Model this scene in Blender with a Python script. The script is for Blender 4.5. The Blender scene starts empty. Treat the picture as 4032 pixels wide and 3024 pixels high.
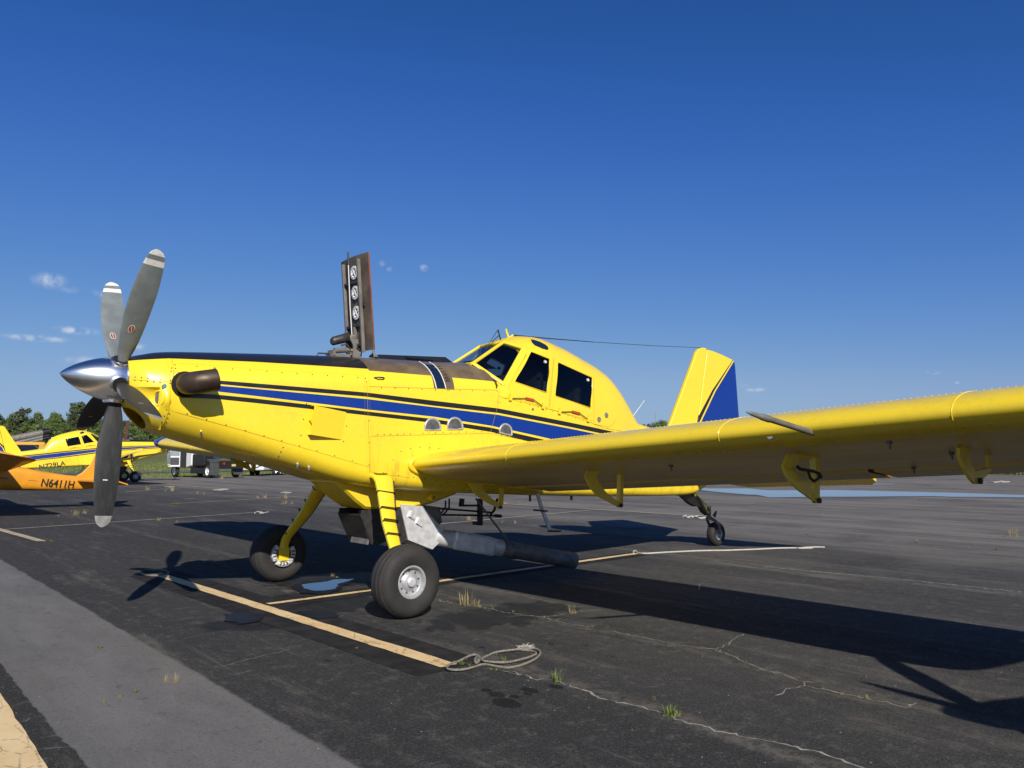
import bpy, bmesh, math, random
import numpy as np
from mathutils import Vector, Matrix, Euler

# ------------------------------------------------------------------ camera
PW, PH = 4032, 3024
CAM = np.array([-4.3935, -8.4743, 1.6618]); YAW, PITCH, ROLL, FPX = 0.7077, 0.0918, -0.0047, 3043.2
def cam_axes():
    f = np.array([math.sin(YAW)*math.cos(PITCH), math.cos(YAW)*math.cos(PITCH), math.sin(PITCH)])
    r = np.array([math.cos(YAW), -math.sin(YAW), 0.0]); u = np.cross(r, f)
    c, s = math.cos(ROLL), math.sin(ROLL)
    return c*r + s*u, -s*r + c*u, f
CR, CU, CF = cam_axes()
scene = bpy.context.scene
COL = scene.collection
cd = bpy.data.cameras.new('camera'); cam = bpy.data.objects.new('camera', cd); COL.objects.link(cam)
cd.sensor_width = 36.0; cd.lens = FPX/PW*36.0; cd.clip_start = 0.05; cd.clip_end = 6000
cam.matrix_world = Matrix(((CR[0], CU[0], -CF[0], CAM[0]), (CR[1], CU[1], -CF[1], CAM[1]), (CR[2], CU[2], -CF[2], CAM[2]), (0, 0, 0, 1)))
scene.camera = cam

# ------------------------------------------------------------------ sky, sun, exposure
SUN_DIR = np.array([-0.3583, -0.7643, 0.5349]); SUN_DIR /= np.linalg.norm(SUN_DIR)
SUN_EL = math.asin(SUN_DIR[2]); SUN_AZ = math.atan2(SUN_DIR[0], SUN_DIR[1])
world = bpy.data.worlds.new('World'); scene.world = world; world.use_nodes = True
wn, wl = world.node_tree.nodes, world.node_tree.links
wn.clear()
w_out = wn.new('ShaderNodeOutputWorld'); w_bg = wn.new('ShaderNodeBackground'); w_sky = wn.new('ShaderNodeTexSky')
w_sky.sky_type = 'NISHITA'; w_sky.sun_disc = False
w_sky.sun_elevation = SUN_EL; w_sky.sun_rotation = SUN_AZ
w_sky.altitude = 0; w_sky.air_density = 1.0; w_sky.dust_density = 0.15; w_sky.ozone_density = 4.0
w_bg.inputs['Strength'].default_value = 0.088
wl.new(w_bg.outputs[0], w_out.inputs[0])
w_tc = wn.new('ShaderNodeTexCoord')
w_noise = wn.new('ShaderNodeTexNoise'); w_noise.inputs['Scale'].default_value = 95; w_noise.inputs['Detail'].default_value = 6
wl.new(w_tc.outputs['Generated'], w_noise.inputs['Vector'])
def px_ray(u, v):
    d = (u - PW/2)/FPX*CR + (PH/2 - v)/FPX*CU + CF
    return d/np.linalg.norm(d)
# small fair-weather clouds: photo direction, half width, half height (radians), brightness, tilt
CLOUDS = [(195, 1105, .0185, .0105, .85, 0), (275, 1140, .014, .005, .35, 0), (400, 1165, .014, .006, .45, .3), (140, 1332, .038, .0045, .95, 0), (300, 1302, .026, .0052, .9, 0),
          (330, 1420, .022, .006, .55, 0), (535, 1365, .013, .0055, .75, 0), (1670, 1055, .0065, .0055, .8, .6), (1505, 1037, .005, .0045, .4, 0),
          (1533, 1060, .004, .0045, .4, .8), (2975, 1535, .014, .0032, .7, 0), (2925, 1515, .009, .004, .35, .3), (3675, 1467, .009, .003, .6, 0),
          (3770, 1507, .004, .002, .35, 0)]
acc = None
for (u, v, hw_, hh_, br, tilt) in CLOUDS:
    d = px_ray(u, v)
    mp = wn.new('ShaderNodeMapping'); mp.vector_type = 'TEXTURE'
    mp.inputs['Location'].default_value = d.tolist()
    mp.inputs['Rotation'].default_value = (tilt, -math.asin(d[2]), math.atan2(d[1], d[0]))
    mp.inputs['Scale'].default_value = (0.3, hw_, hh_)
    wl.new(w_tc.outputs['Generated'], mp.inputs['Vector'])
    ln = wn.new('ShaderNodeVectorMath'); ln.operation = 'LENGTH'; wl.new(mp.outputs[0], ln.inputs[0])
    mr = wn.new('ShaderNodeMapRange'); mr.interpolation_type = 'SMOOTHSTEP'
    mr.inputs['From Min'].default_value = 1.15; mr.inputs['From Max'].default_value = 0.0
    mr.inputs['To Max'].default_value = br
    wl.new(ln.outputs['Value'], mr.inputs['Value'])
    if acc is None: acc = mr.outputs[0]
    else:
        mx = wn.new('ShaderNodeMath'); mx.operation = 'MAXIMUM'; wl.new(acc, mx.inputs[0]); wl.new(mr.outputs[0], mx.inputs[1]); acc = mx.outputs[0]
nz = wn.new('ShaderNodeMapRange'); nz.inputs['From Min'].default_value = .36; nz.inputs['From Max'].default_value = .66
wl.new(w_noise.outputs[0], nz.inputs['Value'])
mm = wn.new('ShaderNodeMath'); mm.operation = 'MULTIPLY'; wl.new(acc, mm.inputs[0]); wl.new(nz.outputs[0], mm.inputs[1])
w_mix = wn.new('ShaderNodeMix'); w_mix.data_type = 'RGBA'
w_s1 = wn.new('ShaderNodeVectorMath'); w_s1.operation = 'SCALE'; w_s1.inputs['Scale'].default_value = 1/12; wl.new(w_sky.outputs[0], w_s1.inputs[0])
w_cv = wn.new('ShaderNodeRGBCurve'); wl.new(w_s1.outputs[0], w_cv.inputs['Color']); w_cv.mapping.extend = 'EXTRAPOLATED'; w_cv.mapping.use_clip = False
for ch, pts in enumerate((((0, 0), (.9, .21), (1.75, .70), (3.8, 2.04), (4.6, 2.55), (7.7, 3.25), (12, 4.0)), ((0, 0), (1.71, .95), (3.2, 2.02), (6.2, 3.78), (7.0, 4.15), (9.14, 4.65), (12, 5.2)), ((0, 0), (3.37, 3.5), (4.1, 4.5), (5.6, 5.65), (8.0, 6.5), (12, 7.2)))):
    cvm = w_cv.mapping.curves[ch]
    while len(cvm.points) > 2: cvm.points.remove(cvm.points[1])
    cvm.points[0].location = (0, 0); cvm.points[1].location = (pts[-1][0]/12, pts[-1][1]/12)
    for x_, y_ in pts[1:-1]: cvm.points.new(x_/12, y_/12)
w_cv.mapping.update()
w_gn = wn.new('ShaderNodeVectorMath'); w_gn.operation = 'SCALE'; w_gn.inputs['Scale'].default_value = 12; wl.new(w_cv.outputs[0], w_gn.inputs[0])
wl.new(mm.outputs[0], w_mix.inputs[0]); wl.new(w_gn.outputs[0], w_mix.inputs[6]); w_mix.inputs[7].default_value = (6.6, 7.2, 8.2, 1)
wl.new(w_mix.outputs[2], w_bg.inputs['Color'])

sd = bpy.data.lights.new('sun', 'SUN'); sd.energy = 5.0; sd.angle = math.radians(0.53); sd.color = (1.0, 0.945, 0.86)
sun = bpy.data.objects.new('sun', sd); COL.objects.link(sun)
sun.rotation_euler = Vector(SUN_DIR.tolist()).to_track_quat('Z', 'Y').to_euler()
vs = scene.view_settings
vs.view_transform = 'Standard'; vs.look = 'None'; vs.exposure = 0.12; vs.gamma = 1.0; vs.use_curve_mapping = False
try:
    scene.cycles.max_bounces = 8
except Exception:
    pass

# ------------------------------------------------------------------ helpers: pixels to places
def zz(ox, oy, s): return lambda u, v: (ox + u/s, oy + v/s)
zA = zz(200, 1350, 2.765); zA1 = zz(200, 950, 2.765); zB = zz(1200, 950, 2.765); zC = zz(1700, 1250, 2.765)
zD = zz(1000, 1450, 2.765); zE = zz(900, 1850, 2.212); zF = zz(1700, 1750, 2.765); zT = zz(2400, 1300, 2.765)
zT2 = zz(2400, 1800, 2.765); zG = zz(3000, 1450, 2.1434); zS = lambda u, v: (u/.5486, v/.5486)
zW = zz(2400, 2300, 1.3554); zL8 = zz(0, 1550, 2.765); zL7 = zz(0, 1550, 4.424); zE8 = zz(500, 1600, 3.16); zR = zz(1600, 2300, 2.765)
zG4 = zz(3432, 1700, 3.687); zQ = zz(0, 2200, 2.013); zTk = zz(650, 1650, 6.32)
def on_plane(uv, axis, val):
    d = px_ray(*uv); t = (val - CAM[axis])/d[axis]; return CAM + t*d
def pY(uv, y): return on_plane(uv, 1, y)
def pX(uv, x): return on_plane(uv, 0, x)
def pZ(uv, z=0.0): return on_plane(uv, 2, z)

# ------------------------------------------------------------------ helpers: objects
def tag(o, label=None, cat=None, group=None, kind=None):
    if label: o['label'] = label
    if cat: o['category'] = cat
    if group: o['group'] = group
    if kind: o['kind'] = kind
    return o
def empty(name, loc=(0, 0, 0), rz=0.0, parent=None):
    o = bpy.data.objects.new(name, None); COL.objects.link(o); o.location = loc; o.rotation_euler = (0, 0, rz)
    o.empty_display_size = 0.2
    if parent: o.parent = parent
    return o
def copy_tree(o, parent=None):
    c = o.copy(); COL.objects.link(c); c.parent = parent
    for ch in list(o.children): copy_tree(ch, c)
    return c

class MB:
    def __init__(s): s.v = []; s.f = []; s.m = []
    def add(s, vs_, fs_, m=0):
        b = len(s.v); s.v += [tuple(map(float, v)) for v in vs_]
        for f in fs_: s.f.append(tuple(b+i for i in f)); s.m.append(m)
        return s
    def box(s, c, d, m=0, rot=None, taper=1.0):
        x, y, z = d[0]/2, d[1]/2, d[2]/2
        P = [(-x, -y, -z), (x, -y, -z), (x, y, -z), (-x, y, -z), (-x*taper, -y*taper, z), (x*taper, -y*taper, z), (x*taper, y*taper, z), (-x*taper, y*taper, z)]
        if rot is not None:
            R = Euler(rot).to_matrix(); P = [tuple(R @ Vector(p)) for p in P]
        P = [(p[0]+c[0], p[1]+c[1], p[2]+c[2]) for p in P]
        return s.add(P, [(0, 3, 2, 1), (4, 5, 6, 7), (0, 1, 5, 4), (1, 2, 6, 5), (2, 3, 7, 6), (3, 0, 4, 7)], m)
    def bar(s, a, b, w, h, up=(0, 0, 1), m=0, w2=None, h2=None):
        a, b = np.array(a, float), np.array(b, float); d = b-a; d /= np.linalg.norm(d)
        up = np.array(up, float); sd_ = np.cross(d, up); sd_ /= np.linalg.norm(sd_); up = np.cross(sd_, d)
        w2 = w if w2 is None else w2; h2 = h if h2 is None else h2
        P = []
        for q, ww, hh in ((a, w, h), (b, w2, h2)):
            for i, j in ((-1, -1), (1, -1), (1, 1), (-1, 1)): P.append(q + sd_*i*ww/2 + up*j*hh/2)
        return s.add(P, [(0, 1, 2, 3), (7, 6, 5, 4), (0, 4, 5, 1), (1, 5, 6, 2), (2, 6, 7, 3), (3, 7, 4, 0)], m)
    def tube(s, path, r, n=12, m=0, cap=True, closed=False, flat=1.0):
        P = [np.array(p, float) for p in path]; k = len(P)
        rr = r if hasattr(r, '__len__') else [r]*k
        T = []
        for i in range(k):
            a = P[(i-1) % k] if (closed or i > 0) else P[i]; b = P[(i+1) % k] if (closed or i < k-1) else P[i]
            t = b-a; T.append(t/(np.linalg.norm(t)+1e-12))
        ref = np.array([0, 0, 1.0]) if abs(T[0][2]) < .9 else np.array([1.0, 0, 0])
        nrm = np.cross(T[0], ref); nrm /= np.linalg.norm(nrm)
        V = []
        for i in range(k):
            nrm = nrm - T[i]*np.dot(nrm, T[i]); nrm /= np.linalg.norm(nrm); bi = np.cross(T[i], nrm)
            for j in range(n):
                a = 2*math.pi*j/n; V.append(P[i] + rr[i]*(math.cos(a)*nrm + flat*math.sin(a)*bi))
        F = []
        for i in range(k if closed else k-1):
            for j in range(n):
                a = i*n+j; b = i*n+(j+1) % n; c = ((i+1) % k)*n+(j+1) % n; d = ((i+1) % k)*n+j
                F.append((a, b, c, d))
        if cap and not closed:
            F.append(tuple(range(n-1, -1, -1))); F.append(tuple((k-1)*n+j for j in range(n)))
        return s.add(V, F, m)
    def lathe(s, prof, c, axis, n=32, m=0, closed=False, mats=None, cap=True):
        """prof: (along, radius) points; c: centre; axis: direction"""
        ax = np.array(axis, float); ax /= np.linalg.norm(ax); c = np.array(c, float)
        ref = np.array([0, 0, 1.0]) if abs(ax[2]) < .9 else np.array([1.0, 0, 0])
        e1 = np.cross(ax, ref); e1 /= np.linalg.norm(e1); e2 = np.cross(ax, e1)
        k = len(prof); V = []
        for (h, r) in prof:
            for j in range(n):
                a = 2*math.pi*j/n; V.append(c + ax*h + r*(math.cos(a)*e1 + math.sin(a)*e2))
        b = len(s.v); s.v += [tuple(map(float, v)) for v in V]
        for i in range(k if closed else k-1):
            for j in range(n):
                i2 = (i+1) % k
                s.f.append((b+i*n+j, b+i*n+(j+1) % n, b+i2*n+(j+1) % n, b+i2*n+j)); s.m.append(mats[i] if mats else m)
        if not closed and cap:
            if prof[0][1] > 1e-6: s.f.append(tuple(b+j for j in range(n-1, -1, -1))); s.m.append(mats[0] if mats else m)
            if prof[-1][1] > 1e-6: s.f.append(tuple(b+(k-1)*n+j for j in range(n))); s.m.append(mats[-1] if mats else m)
        return s
    def plate(s, poly, ext, m=0):
        """closed polygon of 3-D points extruded by vector ext (centred)"""
        e = np.array(ext, float)/2; k = len(poly)
        V = [np.array(p)-e for p in poly]+[np.array(p)+e for p in poly]
        F = [tuple(range(k-1, -1, -1)), tuple(range(k, 2*k))]+[(i, (i+1) % k, k+(i+1) % k, k+i) for i in range(k)]
        return s.add(V, F, m)
    def grid(s, G, m=0, close_u=False, close_v=False, mfun=None):
        nu, nv = len(G), len(G[0]); b = len(s.v)
        for row in G: s.v += [tuple(map(float, p)) for p in row]
        for i in range(nu if close_u else nu-1):
            for j in range(nv if close_v else nv-1):
                i2, j2 = (i+1) % nu, (j+1) % nv
                s.f.append((b+i*nv+j, b+i*nv+j2, b+i2*nv+j2, b+i2*nv+j)); s.m.append(mfun(i, j) if mfun else m)
        return s
    def build(s, name, mats, parent=None, smooth=None, fix=True, bevel=0.0):
        me = bpy.data.meshes.new(name); me.from_pydata(s.v, [], s.f)
        if not isinstance(mats, (list, tuple)): mats = [mats]
        for mt in mats: me.materials.append(mt)
        me.polygons.foreach_set('material_index', s.m)
        if fix:
            bm = bmesh.new(); bm.from_mesh(me); bmesh.ops.remove_doubles(bm, verts=bm.verts, dist=1e-5)
            bmesh.ops.dissolve_degenerate(bm, edges=bm.edges, dist=1e-6)
            bmesh.ops.recalc_face_normals(bm, faces=bm.faces); bm.to_mesh(me); bm.free()
        me.update()
        if smooth:
            me.polygons.foreach_set('use_smooth', [True]*len(me.polygons)); me.set_sharp_from_angle(angle=math.radians(smooth))
        o = bpy.data.objects.new(name, me); COL.objects.link(o)
        if parent: o.parent = parent
        if bevel:
            md = o.modifiers.new('bevel', 'BEVEL'); md.width = bevel; md.segments = 2; md.limit_method = 'ANGLE'; md.angle_limit = math.radians(40)
        return o

# ------------------------------------------------------------------ helpers: materials
class NT:
    def __init__(s, name):
        s.mat = bpy.data.materials.new(name); s.mat.use_nodes = True
        s.n = s.mat.node_tree.nodes; s.l = s.mat.node_tree.links; s.n.clear()
        s.out = s.n.new('ShaderNodeOutputMaterial'); s.p = s.n.new('ShaderNodeBsdfPrincipled'); s.l.new(s.p.outputs[0], s.out.inputs[0])
        s.tc = s.n.new('ShaderNodeTexCoord'); s.co = s.tc.outputs['Object']
    def sep(s, vec=None):
        x = s.n.new('ShaderNodeSeparateXYZ'); s.l.new(vec or s.co, x.inputs[0]); return x.outputs
    def val(s, sock, v):
        if hasattr(v, 'is_linked') or isinstance(v, bpy.types.NodeSocket): s.l.new(v, sock)
        else: sock.default_value = v
    def math(s, op, a, b=0.0, clamp=False):
        x = s.n.new('ShaderNodeMath'); x.operation = op; x.use_clamp = clamp; s.val(x.inputs[0], a); s.val(x.inputs[1], b); return x.outputs[0]
    def mix(s, f, a, b):
        x = s.n.new('ShaderNodeMix'); x.data_type = 'RGBA'; s.val(x.inputs[0], f)
        for i, c in ((6, a), (7, b)):
            if isinstance(c, bpy.types.NodeSocket): s.l.new(c, x.inputs[i])
            else: x.inputs[i].default_value = (*c[:3], 1)
        return x.outputs[2]
    def mapv(s, scale=(1, 1, 1), loc=(0, 0, 0), rot=(0, 0, 0), vec=None):
        x = s.n.new('ShaderNodeMapping'); s.l.new(vec or s.co, x.inputs[0]); x.inputs['Scale'].default_value = scale
        x.inputs['Location'].default_value = loc; x.inputs['Rotation'].default_value = rot; return x.outputs[0]
    def noise(s, scale, detail=4, vec=None, rough=.55, dist=0.0):
        x = s.n.new('ShaderNodeTexNoise'); s.l.new(vec or s.co, x.inputs['Vector']); x.inputs['Scale'].default_value = scale
        x.inputs['Detail'].default_value = detail; x.inputs['Roughness'].default_value = rough; x.inputs['Distortion'].default_value = dist; return x.outputs[0]
    def vor(s, scale, vec=None, feat='F1', out='Distance'):
        x = s.n.new('ShaderNodeTexVoronoi'); x.feature = feat; s.l.new(vec or s.co, x.inputs['Vector']); x.inputs['Scale'].default_value = scale; return x.outputs[out]
    def ramp(s, f, lo, hi, a=0.0, b=1.0, smooth=True):
        x = s.n.new('ShaderNodeMapRange'); x.interpolation_type = 'SMOOTHSTEP' if smooth else 'LINEAR'
        s.val(x.inputs['Value'], f); x.inputs['From Min'].default_value = lo; x.inputs['From Max'].default_value = hi
        x.inputs['To Min'].default_value = a; x.inputs['To Max'].default_value = b; return x.outputs[0]
    def curve(s, f, pts):
        """piecewise-linear y(x) as a sum of clamped ramps (pts sorted by x)"""
        accv = None
        for (x0, y0), (x1, y1) in zip(pts[:-1], pts[1:]):
            r = s.ramp(f, x0, x1, y0 if accv is None else 0.0, y1 if accv is None else (y1-y0), smooth=False)
            accv = r if accv is None else s.math('ADD', accv, r)
        return accv
    def bump(s, h, strength=.2, dist=.01):
        x = s.n.new('ShaderNodeBump'); s.val(x.inputs['Height'], h); x.inputs['Strength'].default_value = strength; x.inputs['Distance'].default_value = dist
        s.l.new(x.outputs[0], s.p.inputs['Normal'])
    def set(s, color=None, rough=None, metal=None, spec=None, coat=None, **kw):
        if color is not None:
            if isinstance(color, bpy.types.NodeSocket): s.l.new(color, s.p.inputs['Base Color'])
            else: s.p.inputs['Base Color'].default_value = (*color[:3], 1)
        for k, v in (('Roughness', rough), ('Metallic', metal), ('Specular IOR Level', spec), ('Coat Weight', coat)):
            if v is not None: s.val(s.p.inputs[k], v)
        for k, v in kw.items(): s.val(s.p.inputs[k.replace('_', ' ')], v)
        return s.mat
def simple(name, color, rough=.5, metal=0.0, spec=.5, coat=0.0, var=.0, vscale=8.0, bump=0.0):
    t = NT(name); c = color
    if var:
        n = t.noise(vscale, 5); c = t.mix(t.ramp(n, .3, .7), tuple(x*(1-var) for x in color), tuple(min(1, x*(1+var)) for x in color))
    if bump: t.bump(t.noise(vscale*6, 4), bump, .01)
    return t.set(c, rough, metal, spec, coat)

YEL = (0.86, 0.62, 0.026); BLUE = (0.001, 0.028, 0.23); BLK = (0.011, 0.010, 0.009)
def paint_base(t, col, dirt=.12):
    n = t.noise(1.7, 6); n2 = t.noise(22, 5)
    d = t.ramp(t.math('MULTIPLY', n, n2), .22, .42, 0.0, dirt)
    return t.mix(d, col, (0.35, 0.25, 0.06))
# yellow paint
def mk_yellow(name='yellow_paint', bugs=False, base=YEL):
    t = NT(name); c = paint_base(t, base)
    if bugs:
        x, y, z = t.sep()
        ay = t.math('ABSOLUTE', y)
        m1 = t.math('GREATER_THAN', ay, 8.42); m2 = t.math('LESS_THAN', ay, 8.80)
        c = t.mix(t.math('MULTIPLY', m1, m2), c, BLUE)
        front = t.ramp(x, 1.35, .78)
        sp = t.ramp(t.vor(26, t.mapv((1, .5, 1))), .13, .05); nn = t.ramp(t.noise(3.5, 3), .45, .62)
        sp2 = t.ramp(t.vor(55, t.mapv((1, .6, 1))), .16, .07); nn2 = t.ramp(t.noise(9, 3), .48, .6)
        s_ = t.math('MULTIPLY', t.math('MAXIMUM', t.math('MULTIPLY', sp, nn), t.math('MULTIPLY', sp2, nn2)), front)
        c = t.mix(t.math('MULTIPLY', s_, .55), c, (0.13, 0.075, 0.01))
    t.bump(t.noise(1.3, 2), .12, .03)
    return t.set(c, t.ramp(t.noise(6, 4), .3, .7, .24, .40), 0, .5, .35, Coat_Roughness=.12)
M = {}
M['yellow'] = mk_yellow(); M['yellow_wing'] = mk_yellow('yellow_wing_paint', True)
M['blue'] = simple('blue_paint', BLUE, .3, 0, .5, .4, .1, 3)
M['black'] = simple('black_paint', BLK, .32, 0, .5, .3, .2, 4)
# fuselage livery: stripes and top panels painted by position on the airframe
def mk_fuselage():
    t = NT('fuselage_paint'); x, y, z = t.sep()
    c = paint_base(t, YEL, .14)
    def band(c, top, bot, col):
        m = t.math('MULTIPLY', t.math('LESS_THAN', z, t.curve(x, top)), t.math('GREATER_THAN', z, t.curve(x, bot)))
        m = t.math('MULTIPLY', m, t.math('GREATER_THAN', x, -1.9)); return t.mix(m, c, col)
    c = band(c, [(-1.58, 2.443), (-1.21, 2.432), (.13, 2.392), (1.04, 2.337), (2.09, 2.278), (4.33, 2.019), (7.5, 1.62)],
                [(-1.58, 2.406), (-1.21, 2.387), (.13, 2.343), (1.04, 2.274), (2.09, 2.217), (4.01, 1.990), (7.5, 1.56)], BLK)
    c = band(c, [(-1.58, 2.389), (-1.21, 2.374), (.13, 2.317), (1.04, 2.258), (2.09, 2.193), (4.2, 1.945), (7.5, 1.54)],
                [(-1.58, 2.328), (-1.21, 2.300), (.13, 2.195), (1.04, 2.139), (1.97, 2.045), (2.94, 1.900), (4.5, 1.66), (7.5, 1.3)], BLUE)
    c = band(c, [(-1.58, 2.296), (-1.21, 2.273), (.13, 2.173), (1.04, 2.111), (1.97, 2.021), (2.87, 1.880), (4.5, 1.635), (7.5, 1.27)],
                [(-1.58, 2.250), (-1.21, 2.225), (.13, 2.127), (1.04, 2.062), (1.97, 1.964), (2.56, 1.856), (4.5, 1.585), (7.5, 1.23)], BLK)
    # black anti-glare top ahead of the hopper
    m = t.math('MULTIPLY', t.math('GREATER_THAN', z, t.curve(x, [(-2.4, 2.61), (-1.98, 2.656), (-1.13, 2.676), (.24, 2.681)])), t.math('LESS_THAN', x, .2))
    c = t.mix(m, c, (0.013, 0.013, 0.014))
    # worn tan walkway panel over the hopper
    tn = t.noise(4, 6); tan = t.mix(t.ramp(tn, .35, .7), (0.115, 0.082, 0.042), (0.175, 0.128, 0.066))
    tan = t.mix(t.ramp(t.vor(5), .10, .04, 0, .5), tan, (0.05, 0.035, 0.02))
    zl = t.curve(x, [(.14, 2.66), (1.08, 2.651), (2.2, 2.633)])
    m = t.math('MULTIPLY', t.math('MULTIPLY', t.math('GREATER_THAN', z, zl), t.math('GREATER_THAN', x, .2)), t.math('LESS_THAN', x, 2.35))
    m2 = t.math('MULTIPLY', t.math('MULTIPLY', t.math('GREATER_THAN', z, 2.485), t.math('GREATER_THAN', x, 1.06)), t.math('LESS_THAN', x, 1.375))
    c = t.mix(t.math('MAXIMUM', m, m2), c, tan)
    # soot and grime streaks behind the wing root and exhaust
    g = t.math('MULTIPLY', t.ramp(t.noise(5, 5, t.mapv((2.5, 1, .6))), .50, .72), t.math('MULTIPLY', t.ramp(z, 2.0, 1.5), t.ramp(x, -.2, .4)))
    c = t.mix(t.math('MULTIPLY', g, .30), c, (0.10, 0.075, 0.03))
    t.bump(t.noise(1.1, 2), .14, .03)
    return t.set(c, t.ramp(t.noise(5, 4), .3, .7, .26, .42), 0, .5, .3, Coat_Roughness=.15)
M['fuselage'] = mk_fuselage()
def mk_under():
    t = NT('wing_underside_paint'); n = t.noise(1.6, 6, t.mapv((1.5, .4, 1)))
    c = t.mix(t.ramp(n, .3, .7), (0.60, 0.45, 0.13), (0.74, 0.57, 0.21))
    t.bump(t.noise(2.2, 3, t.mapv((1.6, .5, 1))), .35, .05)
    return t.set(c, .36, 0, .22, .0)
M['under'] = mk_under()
M['chrome'] = simple('polished_aluminium', (0.90, 0.89, 0.88), .24, 1.0, var=.04, vscale=14)
M['alu'] = simple('brushed_aluminium', (0.66, 0.66, 0.66), .40, .35, var=.15, vscale=12)
M['rimpaint'] = simple('silver_wheel_paint', (0.43, 0.435, 0.44), .42, .35, var=.12, vscale=20)
M['dkmetal'] = simple('dark_metal', (0.055, 0.052, 0.05), .5, .5, var=.3, vscale=14)
M['gunmetal'] = simple('weathered_grey_metal', (0.165, 0.155, 0.135), .55, .15, var=.3, vscale=9)
M['rubber'] = None
def mk_rubber():
    t = NT('tyre_rubber'); n = t.noise(9, 5); c = t.mix(t.ramp(n, .25, .85), (0.024, 0.0225, 0.021), (0.036, 0.033, 0.030))
    t.bump(t.noise(60, 3), .25, .004); return t.set(c, .72, 0, .35)
M['rubber'] = mk_rubber()
M['blade_grey'] = simple('grey_blade_paint', (0.165, 0.185, 0.185), .45, 0, .4, var=.12, vscale=7)
def mk_blade_back():
    t = NT('black_blade_paint'); n = t.noise(30, 5, t.mapv((1, 1, .25))); c = t.mix(t.ramp(n, .35, .85), (0.024, 0.024, 0.025), (0.046, 0.046, 0.046))
    return t.set(c, .55, 0, .35)
M['blade_black'] = mk_blade_back()
M['blade_white'] = simple('white_blade_band', (0.66, 0.64, 0.60), .5, 0, .4, var=.12, vscale=25)
M['blade_tipgrey'] = simple('grey_blade_tip', (0.27, 0.265, 0.25), .55, 0, .4, var=.2, vscale=15)
def mk_exhaust():
    t = NT('burnt_exhaust_steel'); n = t.noise(5, 5); c = t.mix(t.ramp(n, .3, .7), (0.050, 0.034, 0.024), (0.115, 0.085, 0.060)); return t.set(c, .48, .6)
M['exhaust'] = mk_exhaust()
M['soot'] = simple('soot', (0.008, 0.007, 0.006), .9)
def mk_glass(name, tint, mixf):
    t = NT(name); tr = t.n.new('ShaderNodeBsdfTransparent'); tr.inputs[0].default_value = (*tint, 1)
    gl = t.n.new('ShaderNodeBsdfGlossy'); gl.inputs['Roughness'].default_value = .03; gl.inputs['Color'].default_value = (.9, .95, 1, 1)
    lw = t.n.new('ShaderNodeLayerWeight'); f = t.math('ADD', t.math('MULTIPLY', t.math('POWER', lw.outputs['Facing'], 4.0), .8), mixf)
    mx = t.n.new('ShaderNodeMixShader'); t.l.new(f, mx.inputs[0]); t.l.new(tr.outputs[0], mx.inputs[1]); t.l.new(gl.outputs[0], mx.inputs[2])
    t.l.new(mx.outputs[0], t.out.inputs[0]); return t.mat
M['glass'] = mk_glass('clear_canopy_glass', (.60, .66, .70), .06)
M['tint'] = mk_glass('tinted_window_glass', (.20, .23, .25), .025)
M['interior'] = simple('cockpit_interior', (0.03, 0.03, 0.031), .8)
M['seat'] = simple('seat_fabric', (0.13, 0.10, 0.085), .85, var=.2)
M['white'] = simple('white_plastic', (0.72, 0.72, 0.70), .5, var=.06)
M['lidbrown'] = simple('hopper_lid_brown', (0.105, 0.078, 0.056), .6, var=.35, vscale=5)
M['lidred'] = simple('hopper_lid_red_edge', (0.17, 0.055, 0.032), .65, var=.3, vscale=7)
M['greybar'] = simple('grey_painted_bar', (0.15, 0.14, 0.125), .55, var=.2, vscale=8)
M['red'] = simple('red_strap', (0.42, 0.045, 0.015), .6)
M['screw'] = simple('screw_head', (0.085, 0.065, 0.03), .45, .6)
M['seam'] = simple('panel_gap', (0.33, 0.22, 0.010), .7)
M['decal'] = simple('round_decal_blue', (0.10, 0.30, 0.42), .4)
M['decalred'] = simple('blade_decal', (0.28, 0.075, 0.045), .5)
M['gauge'] = simple('hopper_gauge_glass', (0.010, 0.018, 0.038), .12, 0, .6)
M['lens'] = simple('clear_lens', (0.12, 0.118, 0.11), .18, .3, var=.25, vscale=18)
M['text'] = simple('black_lettering', (0.016, 0.014, 0.013), .5)

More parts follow.
